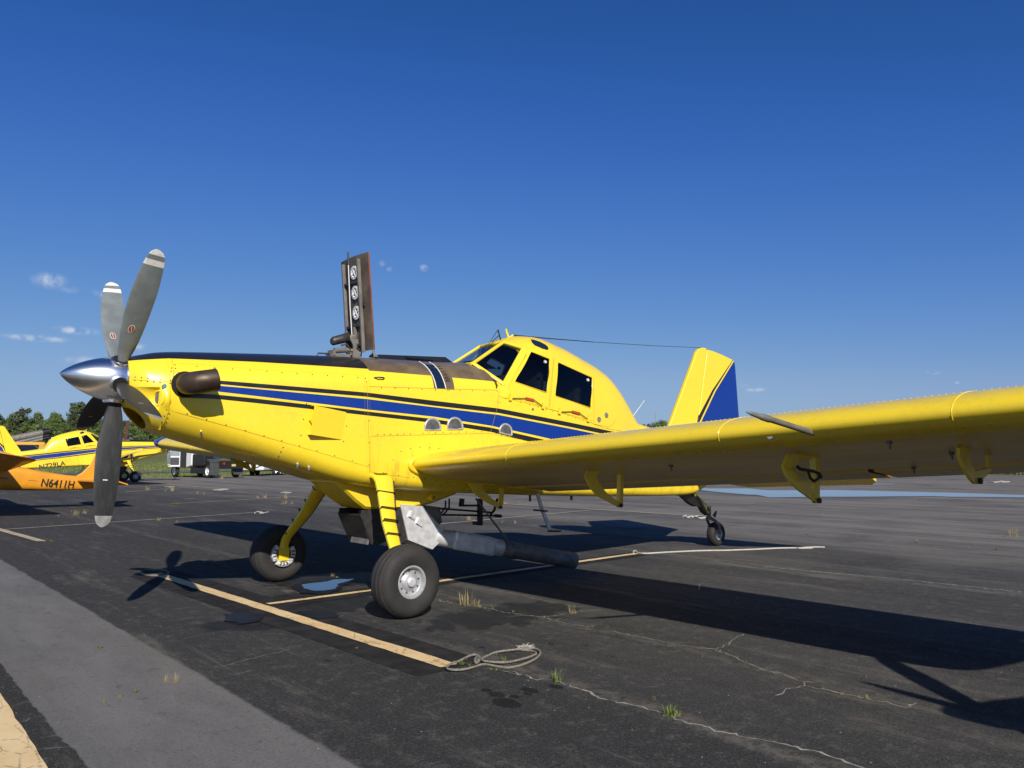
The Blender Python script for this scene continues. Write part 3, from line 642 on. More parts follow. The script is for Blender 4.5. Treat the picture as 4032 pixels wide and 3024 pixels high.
def build_airplane(root):
    # ---- fuselage shell
    xs = sorted(set([-2.0]+list(np.linspace(-2.0, .14, 26))+list(np.linspace(.14, 2.1, 20))+list(np.linspace(2.1, 5.2, 26))+list(np.linspace(5.2, 8.25, 22))))
    m = MB(); m.grid([fus_section(x) for x in xs], close_v=True); e = fus_section(8.25); m.add(e, [tuple(range(len(e)))])
    fus = m.build('fuselage', M['fuselage'], root, smooth=40)
    # ---- nose bowl with open chin intake
    m = MB(); xs = list(np.linspace(-2.33, -2.0, 60)); m.grid([fus_section(x, 18, 22, 30) for x in xs], close_v=True)
    bowl = m.build('nose_bowl', M['fuselage'], root, fix=False)
    bm = bmesh.new(); bm.from_mesh(bowl.data); bmesh.ops.remove_doubles(bm, verts=bm.verts, dist=1e-5); bmesh.ops.recalc_face_normals(bm, faces=bm.faces)
    CI = np.array([-2.225, 2.04]); dv = np.array([.60, -.80]); EY, ES = .225, .145
    def ell_n(co): sv = float(np.dot(np.array([co.x, co.z])-CI, dv)); return math.hypot(co.y/EY, sv/ES), sv
    bmesh.ops.delete(bm, geom=[f for f in bm.faces if f.calc_center_median().z < 2.20 and ell_n(f.calc_center_median())[0] < 1], context='FACES')
    for v in bm.verts:
        if v.is_boundary and v.co.x > -2.325 and v.co.x < -2.005 and v.co.z < 2.25:
            n_, sv = ell_n(v.co)
            if .6 < n_ < 1.4: q = sv/n_-sv; v.co = Vector((v.co.x+dv[0]*q, v.co.y/n_, v.co.z+dv[1]*q))
    bm.to_mesh(bowl.data); bm.free()
    md = bowl.modifiers.new('solid', 'SOLIDIFY'); md.thickness = .014; md.offset = -1
    bowl.data.polygons.foreach_set('use_smooth', [True]*len(bowl.data.polygons))
    m = MB(); m.add([(-2.07, -.36, 2.35), (-2.07, .36, 2.35), (-2.03, .3, 1.93), (-2.03, -.3, 1.93)], [(0, 1, 2, 3)]); m.build('intake_duct', M['yellow'], bowl, fix=False)
    m = MB(); s0 = fus_section(-2.33); m.add(s0, [tuple(range(len(s0)))]); m.build('bowl_front', M['dkmetal'], bowl, fix=False)
    for sg in (-1, 1):      # oil cooler intake ring + screen
        m = MB(); c = (-2.082, sg*.388, 2.24); ax = np.array([-.90, sg*.42, -.05])
        m.lathe([(-.03, .084), (.008, .080), (.014, .070), (.002, .064)], c, ax, 24, cap=False); o = m.build('cooler_ring', M['yellow'], bowl, smooth=40)
        m = MB(); m.lathe([(.0, .066), (.003, .0)], c, ax, 20); m.build('cooler_screen', M['greybar'], o)
    # ---- spinner and propeller
    th, hub = .0724, np.array([-2.3824, 0, 2.4339]); phi = .6165
    fw = np.array([-math.cos(th), 0, math.sin(th)]); up = np.array([math.sin(th), 0, math.cos(th)]); lt = np.array([0, -1.0, 0])
    m = MB(); prof = [(.512-.512*t_, .226*(1-(1-t_)**1.75)**.80) for t_ in np.linspace(0, 1, 22)]+[(-.075, .224), (-.078, .15)]
    m.lathe(prof, hub-fw*.0, fw, 48); spn = m.build('spinner', M['chrome'], root, smooth=35)
    m = MB(); m.lathe([(-.07, .19), (-.13, .19)], hub, fw, 24); m.build('spinner_bulkhead', M['dkmetal'], spn)
    m = MB()
    for k in range(40):
        a = 2*math.pi*k/40; rd = math.cos(a)*up+math.sin(a)*lt; screws_on(m, [hub-fw*.06+rd*.224], .0045, rd, .003)
    tag(m.build('spinner_screws', M['dkmetal'], spn), kind='stuff')
    for k in range(5):
        a = phi-k*2*math.pi/5; blade_mesh(root, hub, a, fw, up, lt); rd = math.cos(a)*up+math.sin(a)*lt
        m = MB(); m.lathe([(.17, .098), (.232, .092), (.238, .080), (.20, .074)], hub+fw*.012, rd, 28, cap=False); m.build('blade_cuff', M['chrome'], root, smooth=40)
        m = MB(); m.lathe([(.16, .072), (.2375, .070), (.2375, .0)], hub+fw*.012, rd, 20); m.build('blade_socket', M['soot'], root)
    # ---- exhaust stacks
    for sg in (-1, 1):
        path = [pY((u, v), -y_) for u, v, y_ in ((742, 1511, .38), (737, 1511, .54), (742, 1510, .64), (760, 1508, .72), (786, 1504, .765), (818, 1499.5, .785), (852, 1495, .79))]
        path = [(p[0], -sg*p[1], p[2]) for p in path]; e0 = path[0]
        m = MB(); rr = [.104, .106, .110, .112, .111, .110, .110]; m.tube(path, rr, 28, cap=False)
        o = m.build('exhaust_stack', M['exhaust'], root, smooth=60)
        d = np.array(path[-1])-np.array(path[-2]); d /= np.linalg.norm(d)
        m = MB(); m.lathe([(-.012, .110), (-.012, .1135), (.004, .1135), (.004, .105), (-.05, .103)], path[-1], d, 28, cap=False); m.build('pipe_rim', M['exhaust'], o, smooth=40)
        m = MB(); m.lathe([(-.06, .108), (-.055, .0)], path[-1], d, 20); m.build('pipe_inside', M['soot'], o)
        m = MB(); c = np.array([path[1][0], sg*.482, path[1][2]]); m.lathe([(-.02, .130), (.004, .130), (.008, .112)], c, (0, sg, 0), 28); m.build('pipe_collar', M['soot'], o, smooth=40)
    # ---- canopy: shell with door windows cut out
    C_zt = lerp_tab([(2.3, 3.16), (2.55, 3.30), (2.77, 3.36), (2.92, 3.392), (3.177, 3.404), (3.606, 3.326), (4.036, 3.199), (4.547, 3.011), (4.757, 2.862), (4.926, 2.647), (5.054, 2.428), (5.14, 2.25), (5.16, 2.22)])
    C_zb = lerp_tab([(2.1, 2.44), (3.07, 2.29), (3.94, 2.12), (4.3, 2.05), (4.8, 2.02), (5.16, 2.02)])
    def can_y(x, z):
        zt, zb = C_zt(x), C_zb(x); hw = F_hw(min(x, 5.1))+.006
        f = min(1, max(0, (z-zb)/(zt-zb))); return hw*(1-.10*f)*max(0, 1-f**3.4)**.5
    m = MB(); G = []; NU, NV = 44, 26
    def can_pt(u, v):
        f = math.sin(v*math.pi/2)**.9 if v < 1 else 1.0
        xf = 2.10+.50*min(1, f/.72)-(.18*max(0, (f-.80)/.20))
        x = xf+u*(5.15-xf); zt, zb = C_zt(x), C_zb(x); z = zb+(zt-zb)*f; return (x, -can_y(x, z), z)
    for i in range(NU+1):
        row = [can_pt(i/NU, j/NV) for j in range(NV+1)]; row += mirror(row[-2::-1]); G.append(row)
    m.grid(G); can = m.build('canopy', [M['yellow'], M['interior']], root, smooth=45)
    md = can.modifiers.new('solid', 'SOLIDIFY'); md.thickness = .022; md.offset = -1; md.material_offset = 1; md.material_offset_rim = 0
    W1 = [side(zC(*q), fy=can_y) for q in ((1080, 370), (1285, 450), (1253, 822), (897, 700))]
    W2 = [side(zC(*q), fy=can_y) for q in ((1370, 485), (1748, 655), (1732, 988), (1340, 855))]
    cut = MB()
    for Wp in (W1, W2):
        cut.plate([(p[0], 0, p[2]) for p in Wp], (0, 3.0, 0))
    co = cut.build('window_cutter', M['yellow'])
    bo = can.modifiers.new('cut', 'BOOLEAN'); bo.object = co; bo.operation = 'DIFFERENCE'; bo.solver = 'EXACT'
    dg = bpy.context.evaluated_depsgraph_get(); me2 = bpy.data.meshes.new_from_object(can.evaluated_get(dg))
    can.modifiers.clear(); can.data = me2; bpy.data.objects.remove(co)
    me2.polygons.foreach_set('use_smooth', [True]*len(me2.polygons)); me2.set_sharp_from_angle(angle=math.radians(35))
    for sg in (-1, 1):
        for Wp in (W1, W2):
            m = MB(); n = 8; G = []
            for i in range(n+1):
                a = Wp[0]+(Wp[3]-Wp[0])*i/n; b = Wp[1]+(Wp[2]-Wp[1])*i/n; G.append([(lambda q: (q[0], sg*(can_y(q[0], q[2])-.012), q[2]))(a+(b-a)*j/n) for j in range(n+1)])
            m.grid(G); o = m.build('side_window', M['tint'], can, smooth=60, fix=False)
            q = Wp[1]*.86+Wp[3]*.14; q = np.array([q[0], sg*(can_y(q[0], q[2])-.006), q[2]])
            m = MB(); m.lathe([(0, .026), (.010, .023), (.010, .014), (.004, .008)], q, (0, sg, .25), 12); m.build('vent_plug', M['alu'], o, smooth=40)
            m = MB(); L = [np.array([p[0], sg*(can_y(p[0], p[2])+.001), p[2]]) for p in Wp]; m.tube([x_ for k in range(4) for x_ in (L[k]*.97+L[(k+1) % 4]*.03, L[k]*.5+L[(k+1) % 4]*.5, L[k]*.03+L[(k+1) % 4]*.97)], .008, 6, closed=True); m.build('window_rim', M['yellow'], o, smooth=60)
    # skylights over the doors
    for sg in (-1, 1):
        P = [side(zC(*q), .004, fy=can_y) for q in ((1075, 240), (1120, 248), (1180, 268), (1240, 300), (1265, 325), (1270, 352), (1250, 355), (1200, 340), (1120, 305), (1090, 275))]
        m = MB(); m.add([(p[0], -sg*p[1], p[2]+.004) for p in P], [tuple(range(len(P)))]); m.build('skylight', M['gauge'], can, fix=False)
    # windshield: front pane between two posts and a quarter pane each side
    PB, PT = {}, {}
    for sg in (-1, 1):
        PB[sg] = np.array([1.90, sg*.30, 2.885]); PT[sg] = np.array([2.475, sg*.265, 3.235])
    LC = lambda sg: np.array([2.205, sg*.612, 2.585]); UD = lambda sg: np.array([2.655, sg*.515, 3.13])
    def pane(name, q, mat, n=8):
        m = MB(); q = [np.array(a) for a in q]; m.grid([[q[0]*(1-i/n)*(1-j/n)+q[1]*(i/n)*(1-j/n)+q[2]*(i/n)*(j/n)+q[3]*(1-i/n)*(j/n) for j in range(n+1)] for i in range(n+1)]); return m.build(name, mat, root, smooth=60, fix=False)
    pane('windshield', [PB[-1], PB[1], PT[1], PT[-1]], M['glass'])
    for sg in (-1, 1): pane('quarter_window', [PB[sg], LC(sg), UD(sg), PT[sg]], M['glass'])
    fr = MB()
    for sg in (-1, 1):
        fr.bar(PB[sg], PT[sg], .045, .03, up=(-.5, sg*.4, .8)); fr.bar(LC(sg), UD(sg), .10, .03, up=(-.2, sg*1, .2)); fr.bar(PB[sg], LC(sg), .05, .06, up=(-.3, sg*.8, .6)); fr.bar(PT[sg], UD(sg), .05, .03, up=(-.3, sg*.6, .7))
        fr.bar(LC(sg), (2.19, sg*.612, 2.42), .10, .03, up=(-.2, sg*1, .2))
    fr.bar(PB[-1], PB[1], .04, .05, up=(0, 0, 1)); fr.bar(PT[-1], PT[1], .06, .03, up=(-.5, 0, .8)); fr.build('windshield_frame', M['yellow'], root, bevel=.006)
    # fill between windshield head and roof
    m = MB(); rf = [can_pt(0, j/NV) for j in range(int(NV*.62), NV+1)]; rf += mirror(rf[-2::-1])
    hd = []
    for k in range(len(rf)):
        t_ = k/(len(rf)-1); s4 = t_*4; pts = [UD(-1), PT[-1], (PT[-1]+PT[1])/2+np.array([-.01, 0, .012]), PT[1], UD(1)]; i4 = min(3, int(s4)); hd.append(pts[i4]+(pts[i4+1]-pts[i4])*(s4-i4))
    m.grid([[h+np.array([0, 0, .016]) for h in hd], [np.array(r_)+np.array([.01, 0, .0]) for r_ in rf]]); m.build('roof_front', M['yellow'], root, smooth=60, fix=False)
    # cockpit furniture
    m = MB(); m.grid([[(x, y, max(F_zt(x), 2.80)+.012+.05*math.cos(y/.55*math.pi/2)*(1 if x > 2.0 else .2)) for y in np.linspace(-yw, yw, 9)] for x, yw in ((1.97, .24), (2.05, .33), (2.2, .46), (2.32, .5))])
    m.add([(2.32, -.5, 2.75), (2.32, .5, 2.75), (2.34, .5, 2.3), (2.34, -.5, 2.3)], [(0, 1, 2, 3)]); m.build('instrument_panel', M['interior'], root, smooth=50, fix=False)
    m = MB(); m.add([(2.2, -.58, 2.36), (2.2, .58, 2.36), (4.9, .46, 2.20), (4.9, -.46, 2.20)], [(0, 1, 2, 3)]); m.build('cockpit_floor', M['interior'], root, fix=False)
    for x0 in (2.95, 3.75):
        m = MB(); m.box((x0, 0, 2.40), (.48, .46, .12)); m.box((x0+.26, 0, 2.68), (.12, .46, .58), rot=(0, .16, 0)); m.box((x0+.33, 0, 3.02 if x0 < 3.5 else 2.92), (.09, .26, .16), rot=(0, .16, 0)); m.build('seat', M['seat'], root, bevel=.03)
    m = MB(); m.tube([(3.22, -.38, 2.4), (3.26, -.30, 3.1), (3.27, .30, 3.1), (3.22, .38, 2.4)], .02, 8); m.build('roll_bar', M['greybar'], root, smooth=60)
    # roof fittings
    m = MB(); m.tube([(2.80, 0, 3.355), (2.76, 0, 3.43), (2.745, 0, 3.485)], [.02, .016, .012], 8); m.tube([(2.80, 0, 3.36), (2.88, 0, 3.405)], .014, 8); m.build('antenna_post', M['yellow'], root, smooth=60)
    m = MB(); m.tube([(2.88, 0, 3.405), (3.6, 0, 3.425), (4.6, 0, 3.462)], [.010, .009, .006], 6); m.tube([(4.6, 0, 3.462), (6.1, 0, 3.535), (7.574, 0, 3.626)], .0045, 6); m.build('antenna_wire', M['dkmetal'], root)
    m = MB(); m.tube([(2.56, -.10, 3.30), (2.51, -.13, 3.37), (2.48, -.14, 3.425)], [.012, .010, .014], 8); m.tube([(2.48, -.14, 3.425), (2.36, -.16, 3.29), (2.24, -.17, 3.13)], [.006, .005, .004], 6); m.tube([(2.53, -.11, 3.36), (2.36, -.15, 3.24)], .006, 6); m.build('windshield_wiper', M['dkmetal'], root, smooth=60)
    m = MB(); m.lathe([(-.02, .05), (.0, .05), (.02, .04), (.028, 0)], (4.70, -.10, 2.91), (.6, -.2, .75), 16); m.build('beacon_cap', M['white'], root, smooth=40)
    m = MB(); a_, b_ = pY(zT(205, 1005), 0), pY(zT(380, 765), 0); m.tube([a_, a_+(b_-a_)*.15, b_], [.022, .010, .006], 8, flat=.5); m.build('whip_antenna', M['white'], root, smooth=60)
    # ---- door hardware (port) and mirrored
    for sg in (-1, 1):
        for (a, mid, b) in (((850, 880), (1060, 890), (1205, 970)), ((1385, 1028), (1565, 1035), (1695, 1112))):
            P = [side(zC(*q), .02, fy=can_y) for q in (a, (1015 if a[0] < 1000 else 1520, mid[1]-10), (1105 if a[0] < 1000 else 1605, mid[1]+12), b)]
            P = [np.array([p[0], -sg*p[1], p[2]]) for p in P]; MB().tube(P, .006, 6).build('door_strap_cable', M['dkmetal'], root); MB().bar(P[1], P[2], .012, .032, up=(0, 0, 1)).build('door_strap', M['red'], root)
            for e in (P[0], P[3]): MB().box((e[0], e[1]-sg*.004, e[2]), (.045, .02, .06)).box((e[0], e[1], e[2]+.03), (.02, .016, .07)).build('door_hinge', M['yellow'], root)
    # grab handles
    for z_, q0, q1 in ((zB, (755, 1487), (865, 1492)), (zC, (668, 680), (703, 770))):
        a, b = side(z_(*q0), .0), side(z_(*q1), .0); m = MB(); d = (b-a)*.22; o_ = np.array([0, -.035, .004])
        m.tube([a, a+d+o_, b-d+o_, b], .009, 8); m.build('grab_handle', M['dkmetal'], root, smooth=60)
    # ---- hopper gauge strip with scale marks
    g0 = [(1245, 1310), (1300, 1345), (1340, 1385), (1372, 1430), (1395, 1475), (1415, 1530), (1432, 1600)]; g1 = [(1355, 1315), (1410, 1350), (1450, 1395), (1478, 1440), (1500, 1490), (1520, 1545), (1535, 1603)]
    A_, B_ = [side(zB(*q), .004) for q in g0], [side(zB(*q), .004) for q in g1]
    m = MB(); m.grid([A_, [(a+b)/2 for a, b in zip(A_, B_)], B_]); o = m.build('hopper_gauge', M['gauge'], root, smooth=60, fix=False)
    m = MB(); m.tube(A_, .006, 6); m.tube(B_, .006, 6); m.build('gauge_edge', M['white'], o, smooth=60)
    for k, (u, v, s_) in enumerate(((1455, 1362, '850'), (1480, 1390, '800'), (1505, 1425, '750'), (1526, 1455, '700'), (1543, 1488, '650'), (1556, 1520, '600'))):
        p0 = side(zB(u, v), .004); cu = bpy.data.curves.new('scale_number', 'FONT'); cu.body = s_; cu.size = .040; cu.align_x = 'CENTER'; cu.extrude = .0004
        to = bpy.data.objects.new('scale_number', cu); COL.objects.link(to); dg = bpy.context.evaluated_depsgraph_get(); dg.update(); me = bpy.data.meshes.new_from_object(to.evaluated_get(dg)); bpy.data.objects.remove(to)
        p1 = side(zB(u, v-30), .004); upv = Vector((p1-p0).tolist()).normalized(); xv = Vector((1, 0, 0)); nv = xv.cross(upv).normalized(); mt_ = Matrix((xv, upv, nv)).transposed().to_4x4(); mt_.translation = Vector(p0.tolist())
        me.transform(mt_); me.materials.append(M['text']); to = bpy.data.objects.new('scale_number', me); COL.objects.link(to); to.parent = o
        m = MB(); m.bar(p0-np.array([.045, 0, .008]), p0+np.array([.045, 0, -.008]), .004, .004); m.build('scale_mark', M['text'], o)
    # ---- hopper lid standing open, with stiffeners, vents and cable
    L0 = np.array([.36, 0, 2.985]); tilt = math.radians(4.5); lup = np.array([-math.sin(tilt), 0, math.cos(tilt)]); lfw = np.array([-math.cos(tilt), 0, -math.sin(tilt)])
    LH = 1.15
    def lp(y, h, o_=0.0): return L0+lup*h+np.array([0, y, 0])+lfw*(o_+.035*(1-(y/.34)**2))
    m = MB(); ys = np.linspace(-.34, .34, 15); G = [[lp(y, h, 0) for y in ys] for h in np.linspace(-.04, LH, 6)]; m.grid(G, m=0); G2 = [[lp(y, h, -.022) for y in ys] for h in np.linspace(-.04, LH, 6)]; m.grid(G2, m=1)
    for E1, E2 in ((G[0], G2[0]), (G[-1], G2[-1]), ([g[0] for g in G], [g[0] for g in G2]), ([g[-1] for g in G], [g[-1] for g in G2])): m.grid([E1, E2], m=1)
    lid = m.build('hopper_lid', [M['lidbrown'], M['lidred']], root, smooth=40)
    for y in (-.19, .19):
        m = MB(); m.bar(lp(y, .06 if y > 0 else -.06, .03), lp(y, LH-.06, .03), .035, .04, up=lfw); m.build('lid_stiffener', M['greybar'], lid, bevel=.004)
    m = MB(); m.bar(lp(-.03, -.02, .03), lp(-.03, .27, .03), .03, .04, up=lfw); m.build('lid_stiffener', M['greybar'], lid, bevel=.004)
    for h in (.04, .28, .82):
        m = MB(); m.bar(lp(-.19, h, .03), lp(.20, h, .03), .03, .035, up=lup); m.build('lid_crossbar', M['dkmetal'], lid, bevel=.004)
    for h in (.44, .69, .94):
        c = lp(-.075, h, .012); m = MB(); m.lathe([(0, .084), (.016, .084), (.018, .056), (.004, .046)], c, lfw, 26, cap=False); m.lathe([(.004, .047), (.005, 0)], c, lfw, 20, m=1)
        for k in range(4):
            a = k*math.pi/2+.5; m.bar(c+lfw*.012, c+lfw*.012+(math.cos(a)*lup+math.sin(a)*np.array([0, 1, 0]))*.05, .016, .008, up=lfw)
        m.lathe([(.006, .018), (.020, .014), (.020, 0)], c, lfw, 12)
        for k in range(9):
            a = 2*math.pi*k/9; m.lathe([(.016, .006), (.020, .005), (.020, 0)], c+(math.cos(a)*lup+math.sin(a)*np.array([0, 1, 0]))*.063, lfw, 6, m=1)
        m.build('lid_vent', [M['white'], M['dkmetal']], lid, smooth=40)
    m = MB(); m.tube([lp(.0, .02, .055), lp(.0, .5, .06), lp(-.0, LH+.03, .05)], .006, 6); m.build('lid_cable', M['white'], lid)
    m = MB(); m.tube([lp(.0, LH-.10, .05), lp(.0, LH+.06, .045)], [.014, .010], 8); m.build('lid_latch', M['dkmetal'], lid)
    m = MB(); m.box(tuple(lp(-.24, .56, .02)), (.02, .02, .11)); m.build('lid_handle', M['dkmetal'], lid)
    # lid hinge actuator group
    m = MB(); m.tube([(-.30, .0, 3.045), (-.27, .0, 3.05), (.06, 0, 3.115), (.10, 0, 3.12)], [.04, .055, .062, .05], 14); a = m.build('lid_actuator', M['dkmetal'], root, smooth=50)
    m = MB(); m.box((.14, -.02, 3.11), (.17, .09, .075), rot=(0, -.12, 0)); m.build('actuator_head', M['gunmetal'], a, bevel=.02)
    m = MB(); m.plate([(.06, -.06, 3.09), (.24, -.06, 3.09), (.30, -.06, 2.86), (.12, -.06, 2.86), (.14, -.06, 3.0)], (0, .02, 0)); m.plate([(.06, .06, 3.09), (.24, .06, 3.09), (.30, .06, 2.86), (.12, .06, 2.86), (.14, .06, 3.0)], (0, .02, 0)); m.build('actuator_bracket', M['greybar'], a)
    m = MB(); m.tube([(-.28, -.05, 2.93), (.0, -.05, 2.95)], .035, 12); m.tube([(.0, -.05, 2.95), (.14, -.05, 2.95)], .022, 10); m.box((-.15, 0, 2.875), (.42, .16, .04)); m.box((-.31, -.02, 2.90), (.06, .14, .07)); m.build('hydraulic_cylinder', M['greybar'], a, smooth=50)
    for hp, hr in (([(-.12, -.04, 3.0), (-.02, -.06, 3.02), (.06, -.07, 2.97), (.04, -.06, 2.89)], .012), ([(.20, -.08, 2.99), (.30, -.09, 2.95), (.30, -.08, 2.88)], .012), ([(-.62, -.02, 2.85), (-.60, -.02, 2.885), (-.45, -.02, 2.89), (-.42, -.02, 2.86)], .010)):
        MB().tube(hp, hr, 8).build('hydraulic_hose', M['dkmetal'], a, smooth=60)
    for ob in [a]+list(a.children):
        for v in ob.data.vertices:
            v.co.x = (.34+(v.co.x-.30)*.6) if v.co.x > -.38 else v.co.x+.40
    m = MB(); m.tube([(.47, -.16, 3.0), (.47, -.16, 2.92)], .014, 8); m.lathe([(0, .06), (.02, .05), (.05, .015)], (.47, -.16, 2.875), (0, 0, 1), 12); m.build('lid_prop_foot', M['gunmetal'], lid, smooth=40)
    # black spray coaming ahead of the windshield
    m = MB(); P = [(.62, .12, 2.865), (.70, .12, 2.955), (1.75, .12, 3.005), (1.90, .12, 2.925)]; m.plate(P, (0, .03, 0)); m.box((1.32, .09, 2.955), (.42, .03, .03)); m.build('hopper_deflector', M['black'], root)
    # ---- side air scoop box
    for sg in (-1, 1):
        P = [side(zD(*q), 0.0) for q in ((620, 410), (1000, 480), (945, 775), (580, 722))]; P = [np.array([p[0], -sg*p[1], p[2]]) for p in P]
        o_ = np.array([0, sg*.085, 0]); Q = [P[0]+o_, P[1]+o_*.08, P[2]+o_*.08, P[3]+o_]
        m = MB(); m.add(P+Q, [(4, 5, 6, 7), (0, 1, 5, 4), (3, 7, 6, 2), (1, 2, 6, 5)]); sc_ = m.build('air_scoop', M['yellow'], root, fix=False)
        md = sc_.modifiers.new('s', 'SOLIDIFY'); md.thickness = .006; md.offset = 0
        m = MB(); q = (Q[0]+Q[3])/2; m.bar((P[0]+P[3])/2, q, .012, .012); m.build('scoop_divider', M['yellow'], sc_)
    # ---- half-round light scoops above the wing root
    for sg in (-1, 1):
        for (z_, a, b) in ((zD, (1860, 670), (2030, 670)), (zC, (170, 1215), (335, 1215)), (zC, (735, 1250), (868, 1283))):
            p0, p1 = side(z_(*a), .0), side(z_(*b), .0); p0[1] *= -sg; p1[1] *= -sg; w = np.linalg.norm(p1-p0)/2; c = (p0+p1)/2; ux = (p1-p0)/(2*w); n = np.array([0, sg, 0.0]); uz = np.cross(ux, n)*(-sg); uz = uz if uz[2] > 0 else -uz
            arc = [c+ux*w*math.cos(t_)+uz*w*1.18*math.sin(t_)**.8 for t_ in np.linspace(0, math.pi, 15)]
            m = MB(); m.tube(arc+[arc[0]], .015, 8); o = m.build('step_light', M['rimpaint'], root, smooth=60)
            m = MB(); G = [[c+(p-c)*(1-k/5)**.8+n*(.014*math.sin(k/5*math.pi*.5)) for p in arc] for k in range(6)]; m.grid(G); m.build('lens', M['lens'], o, smooth=60, fix=False)
    # ---- engine decal
    c = side(zA(1240, 483), .003); m = MB(); m.add([c+np.array([.030*math.cos(a), 0, .030*math.sin(a)]) for a in np.linspace(0, 2*math.pi, 20, endpoint=False)], [tuple(range(20))], 0)
    m.add([c+np.array([.023*math.cos(a), -.001, .023*math.sin(a)]) for a in np.linspace(0, 2*math.pi, 20, endpoint=False)], [tuple(range(20))], 1); m.add([c+np.array([x, -.002, z]) for x, z in ((-.016, -.003), (.004, .006), (.018, .004), (.002, -.006))], [(0, 1, 2, 3)], 0)
    m.build('maker_badge', [M['lens'], M['decal']], root, fix=False)
    # ---- panel seams and fasteners
    s_ = MB()
    seam(s_, [zA(*q) for q in ((1312, 165), (1330, 230), (1335, 400), (1330, 560), (1285, 735), (1240, 870), (1195, 955))])
    seam(s_, [zA(1290, 735), zA(2120, 962), zD(1260, 1078)]); seam(s_, [zD(1228, 160), zD(1245, 600), zD(1258, 1150)]); seam(s_, [zD(1258, 198), zD(2212, 228), zC(715, 792)])
    seam(s_, [zD(1270, 742), zD(2212, 715)]); seam(s_, [zD(1265, 742), zD(1268, 1130), zD(1700, 1195)]); seam(s_, [zC(0, 1275), zC(640, 1262), zC(1000, 1335)]); seam(s_, [zC(735, 795), zC(710, 990), zC(640, 1250)])
    seam(s_, [zA(1340, 315), zA(1440, 322)], n=4); seam(s_, [zA(885, 402), zA(1310, 425)], .004)
    tag(s_.build('panel_seam', M['seam'], root, fix=False), kind='stuff')
    s_ = MB(); seam(s_, [zC(770, 845), zC(1265, 985)], .005, can_y); seam(s_, [zC(1290, 998), zC(1755, 1130)], .005, can_y); seam(s_, [zC(1330, 440), zC(1310, 700), zC(1285, 995)], .006, can_y); seam(s_, [zC(1325, 440), zC(1300, 700), zC(1275, 990)], .004, can_y); seam(s_, [zC(1760, 670), zC(1765, 1150)], .004, can_y); seam(s_, [zC(1765, 1160), zC(1930, 1195), zC(1975, 1160), zC(1990, 1110)], .005, can_y)
    tag(s_.build('door_seam', M['seam'], can, fix=False), kind='stuff')
    sc = MB(); R_ = []
    for z_, a, b, n in ((zA, (1353, 240), (1358, 278), 2), (zA, (1592, 258), (2170, 300), 4), (zD, (140, 35), (1130, 103), 7), (zD, (1212, 112), (1224, 148), 2), (zD, (1388, 213), (2125, 240), 6), (zC, (40, 790), (712, 803), 6),
                        (zA, (1300, 718), (1330, 562), 3), (zA, (1485, 772), (2120, 956), 4), (zD, (110, 735), (1070, 1007), 6), (zD, (1254, 572), (1254, 1052), 3), (zD, (1345, 723), (1705, 713), 6), (zD, (1840, 708), (1975, 705), 3), (zC, (40, 1257), (630, 1240), 8), (zC, (700, 1265), (1000, 1335), 6),
                        (zD, (1600, 905), (1705, 873), 2), (zD, (1808, 860), (2010, 872), 3), (zD, (1515, 998), (1516, 999), 1), (zD, (1410, 1140), (1575, 1165), 2), (zD, (1735, 1190), (2105, 1248), 4), (zD, (512, 732), (538, 556), 2), (zD, (975, 797), (1008, 630), 2), (zD, (572, 387), (1030, 462), 3),
                        (zA, (1210, 862), (1262, 728), 3), (zA, (1245, 912), (1290, 770), 4), (zA, (1130, 940), (1165, 952), 2), (zA, (920, 373), (1200, 400), 5), (zA, (917, 408), (1190, 432), 5), (zA, (1303, 408), (1300, 440), 2), (zA, (1315, 275), (1310, 310), 2), (zD, (318, 862), (270, 955), 3)):
        for q in (px_line(z_, a, b, n) if n > 1 else [z_(*a)]): R_.append(side(q, .0005))
    for p in R_:
        for sg in (-1, 1): screws_on(sc, [(p[0], -sg*p[1], p[2])], .0080, (0, sg, 0), .0015)
    for q in [zC(768, 868), zC(865, 897), zC(965, 922), zC(1060, 948), zC(1155, 976), zC(1247, 1003), zC(1310, 1022), zC(1395, 1046), zC(1480, 1070), zC(1565, 1094), zC(1645, 1118), zC(1730, 1140), zC(722, 920), zC(742, 932), zC(1263, 1110), zC(1745, 1223), zC(1812, 1177), zC(1912, 1203)]:
        p = side(q, .0005); 
        for sg in (-1, 1): screws_on(sc, [(p[0], -sg*(p[1]-.004), p[2])], .0070, (0, sg, 0), .0015)
    tag(sc.build('fasteners', M['screw'], root), kind='stuff')
    rv = MB()
    for z_, a, b, n in ((zD, (1195, 40), (1235, 1140), 64), (zD, (1250, 60), (1275, 730), 40), (zA, (1400, 222), (2212, 283), 46), (zD, (10, 12), (1180, 78), 64), (zC, (735, 800), (690, 985), 12), (zA, (1345, 300), (1290, 730), 22), (zD, (1300, 735), (2200, 712), 40), (zD, (1290, 760), (1290, 1120), 22), (zC, (20, 1268), (620, 1255), 34)):
        for q in px_line(z_, a, b, n):
            p = side(q, .0004)
            for sg in (-1, 1): screws_on(rv, [(p[0], -sg*p[1], p[2])], .0035, (0, sg, 0), .0012)
    for z_, a, b, n in ((zC, (1345, 440), (1325, 980), 30), (zC, (1310, 440), (1270, 970), 30), (zC, (1765, 680), (1775, 1120), 24), (zC, (1060, 330), (800, 800), 30), (zC, (1050, 215), (1300, 330), 14)):
        for q in px_line(z_, a, b, n):
            p = side(q, .0004, fy=can_y)
            for sg in (-1, 1): screws_on(rv, [(p[0], -sg*p[1], p[2])], .0035, (0, sg, 0), .0012)
    tag(rv.build('rivets', M['seam'], root), kind='stuff')
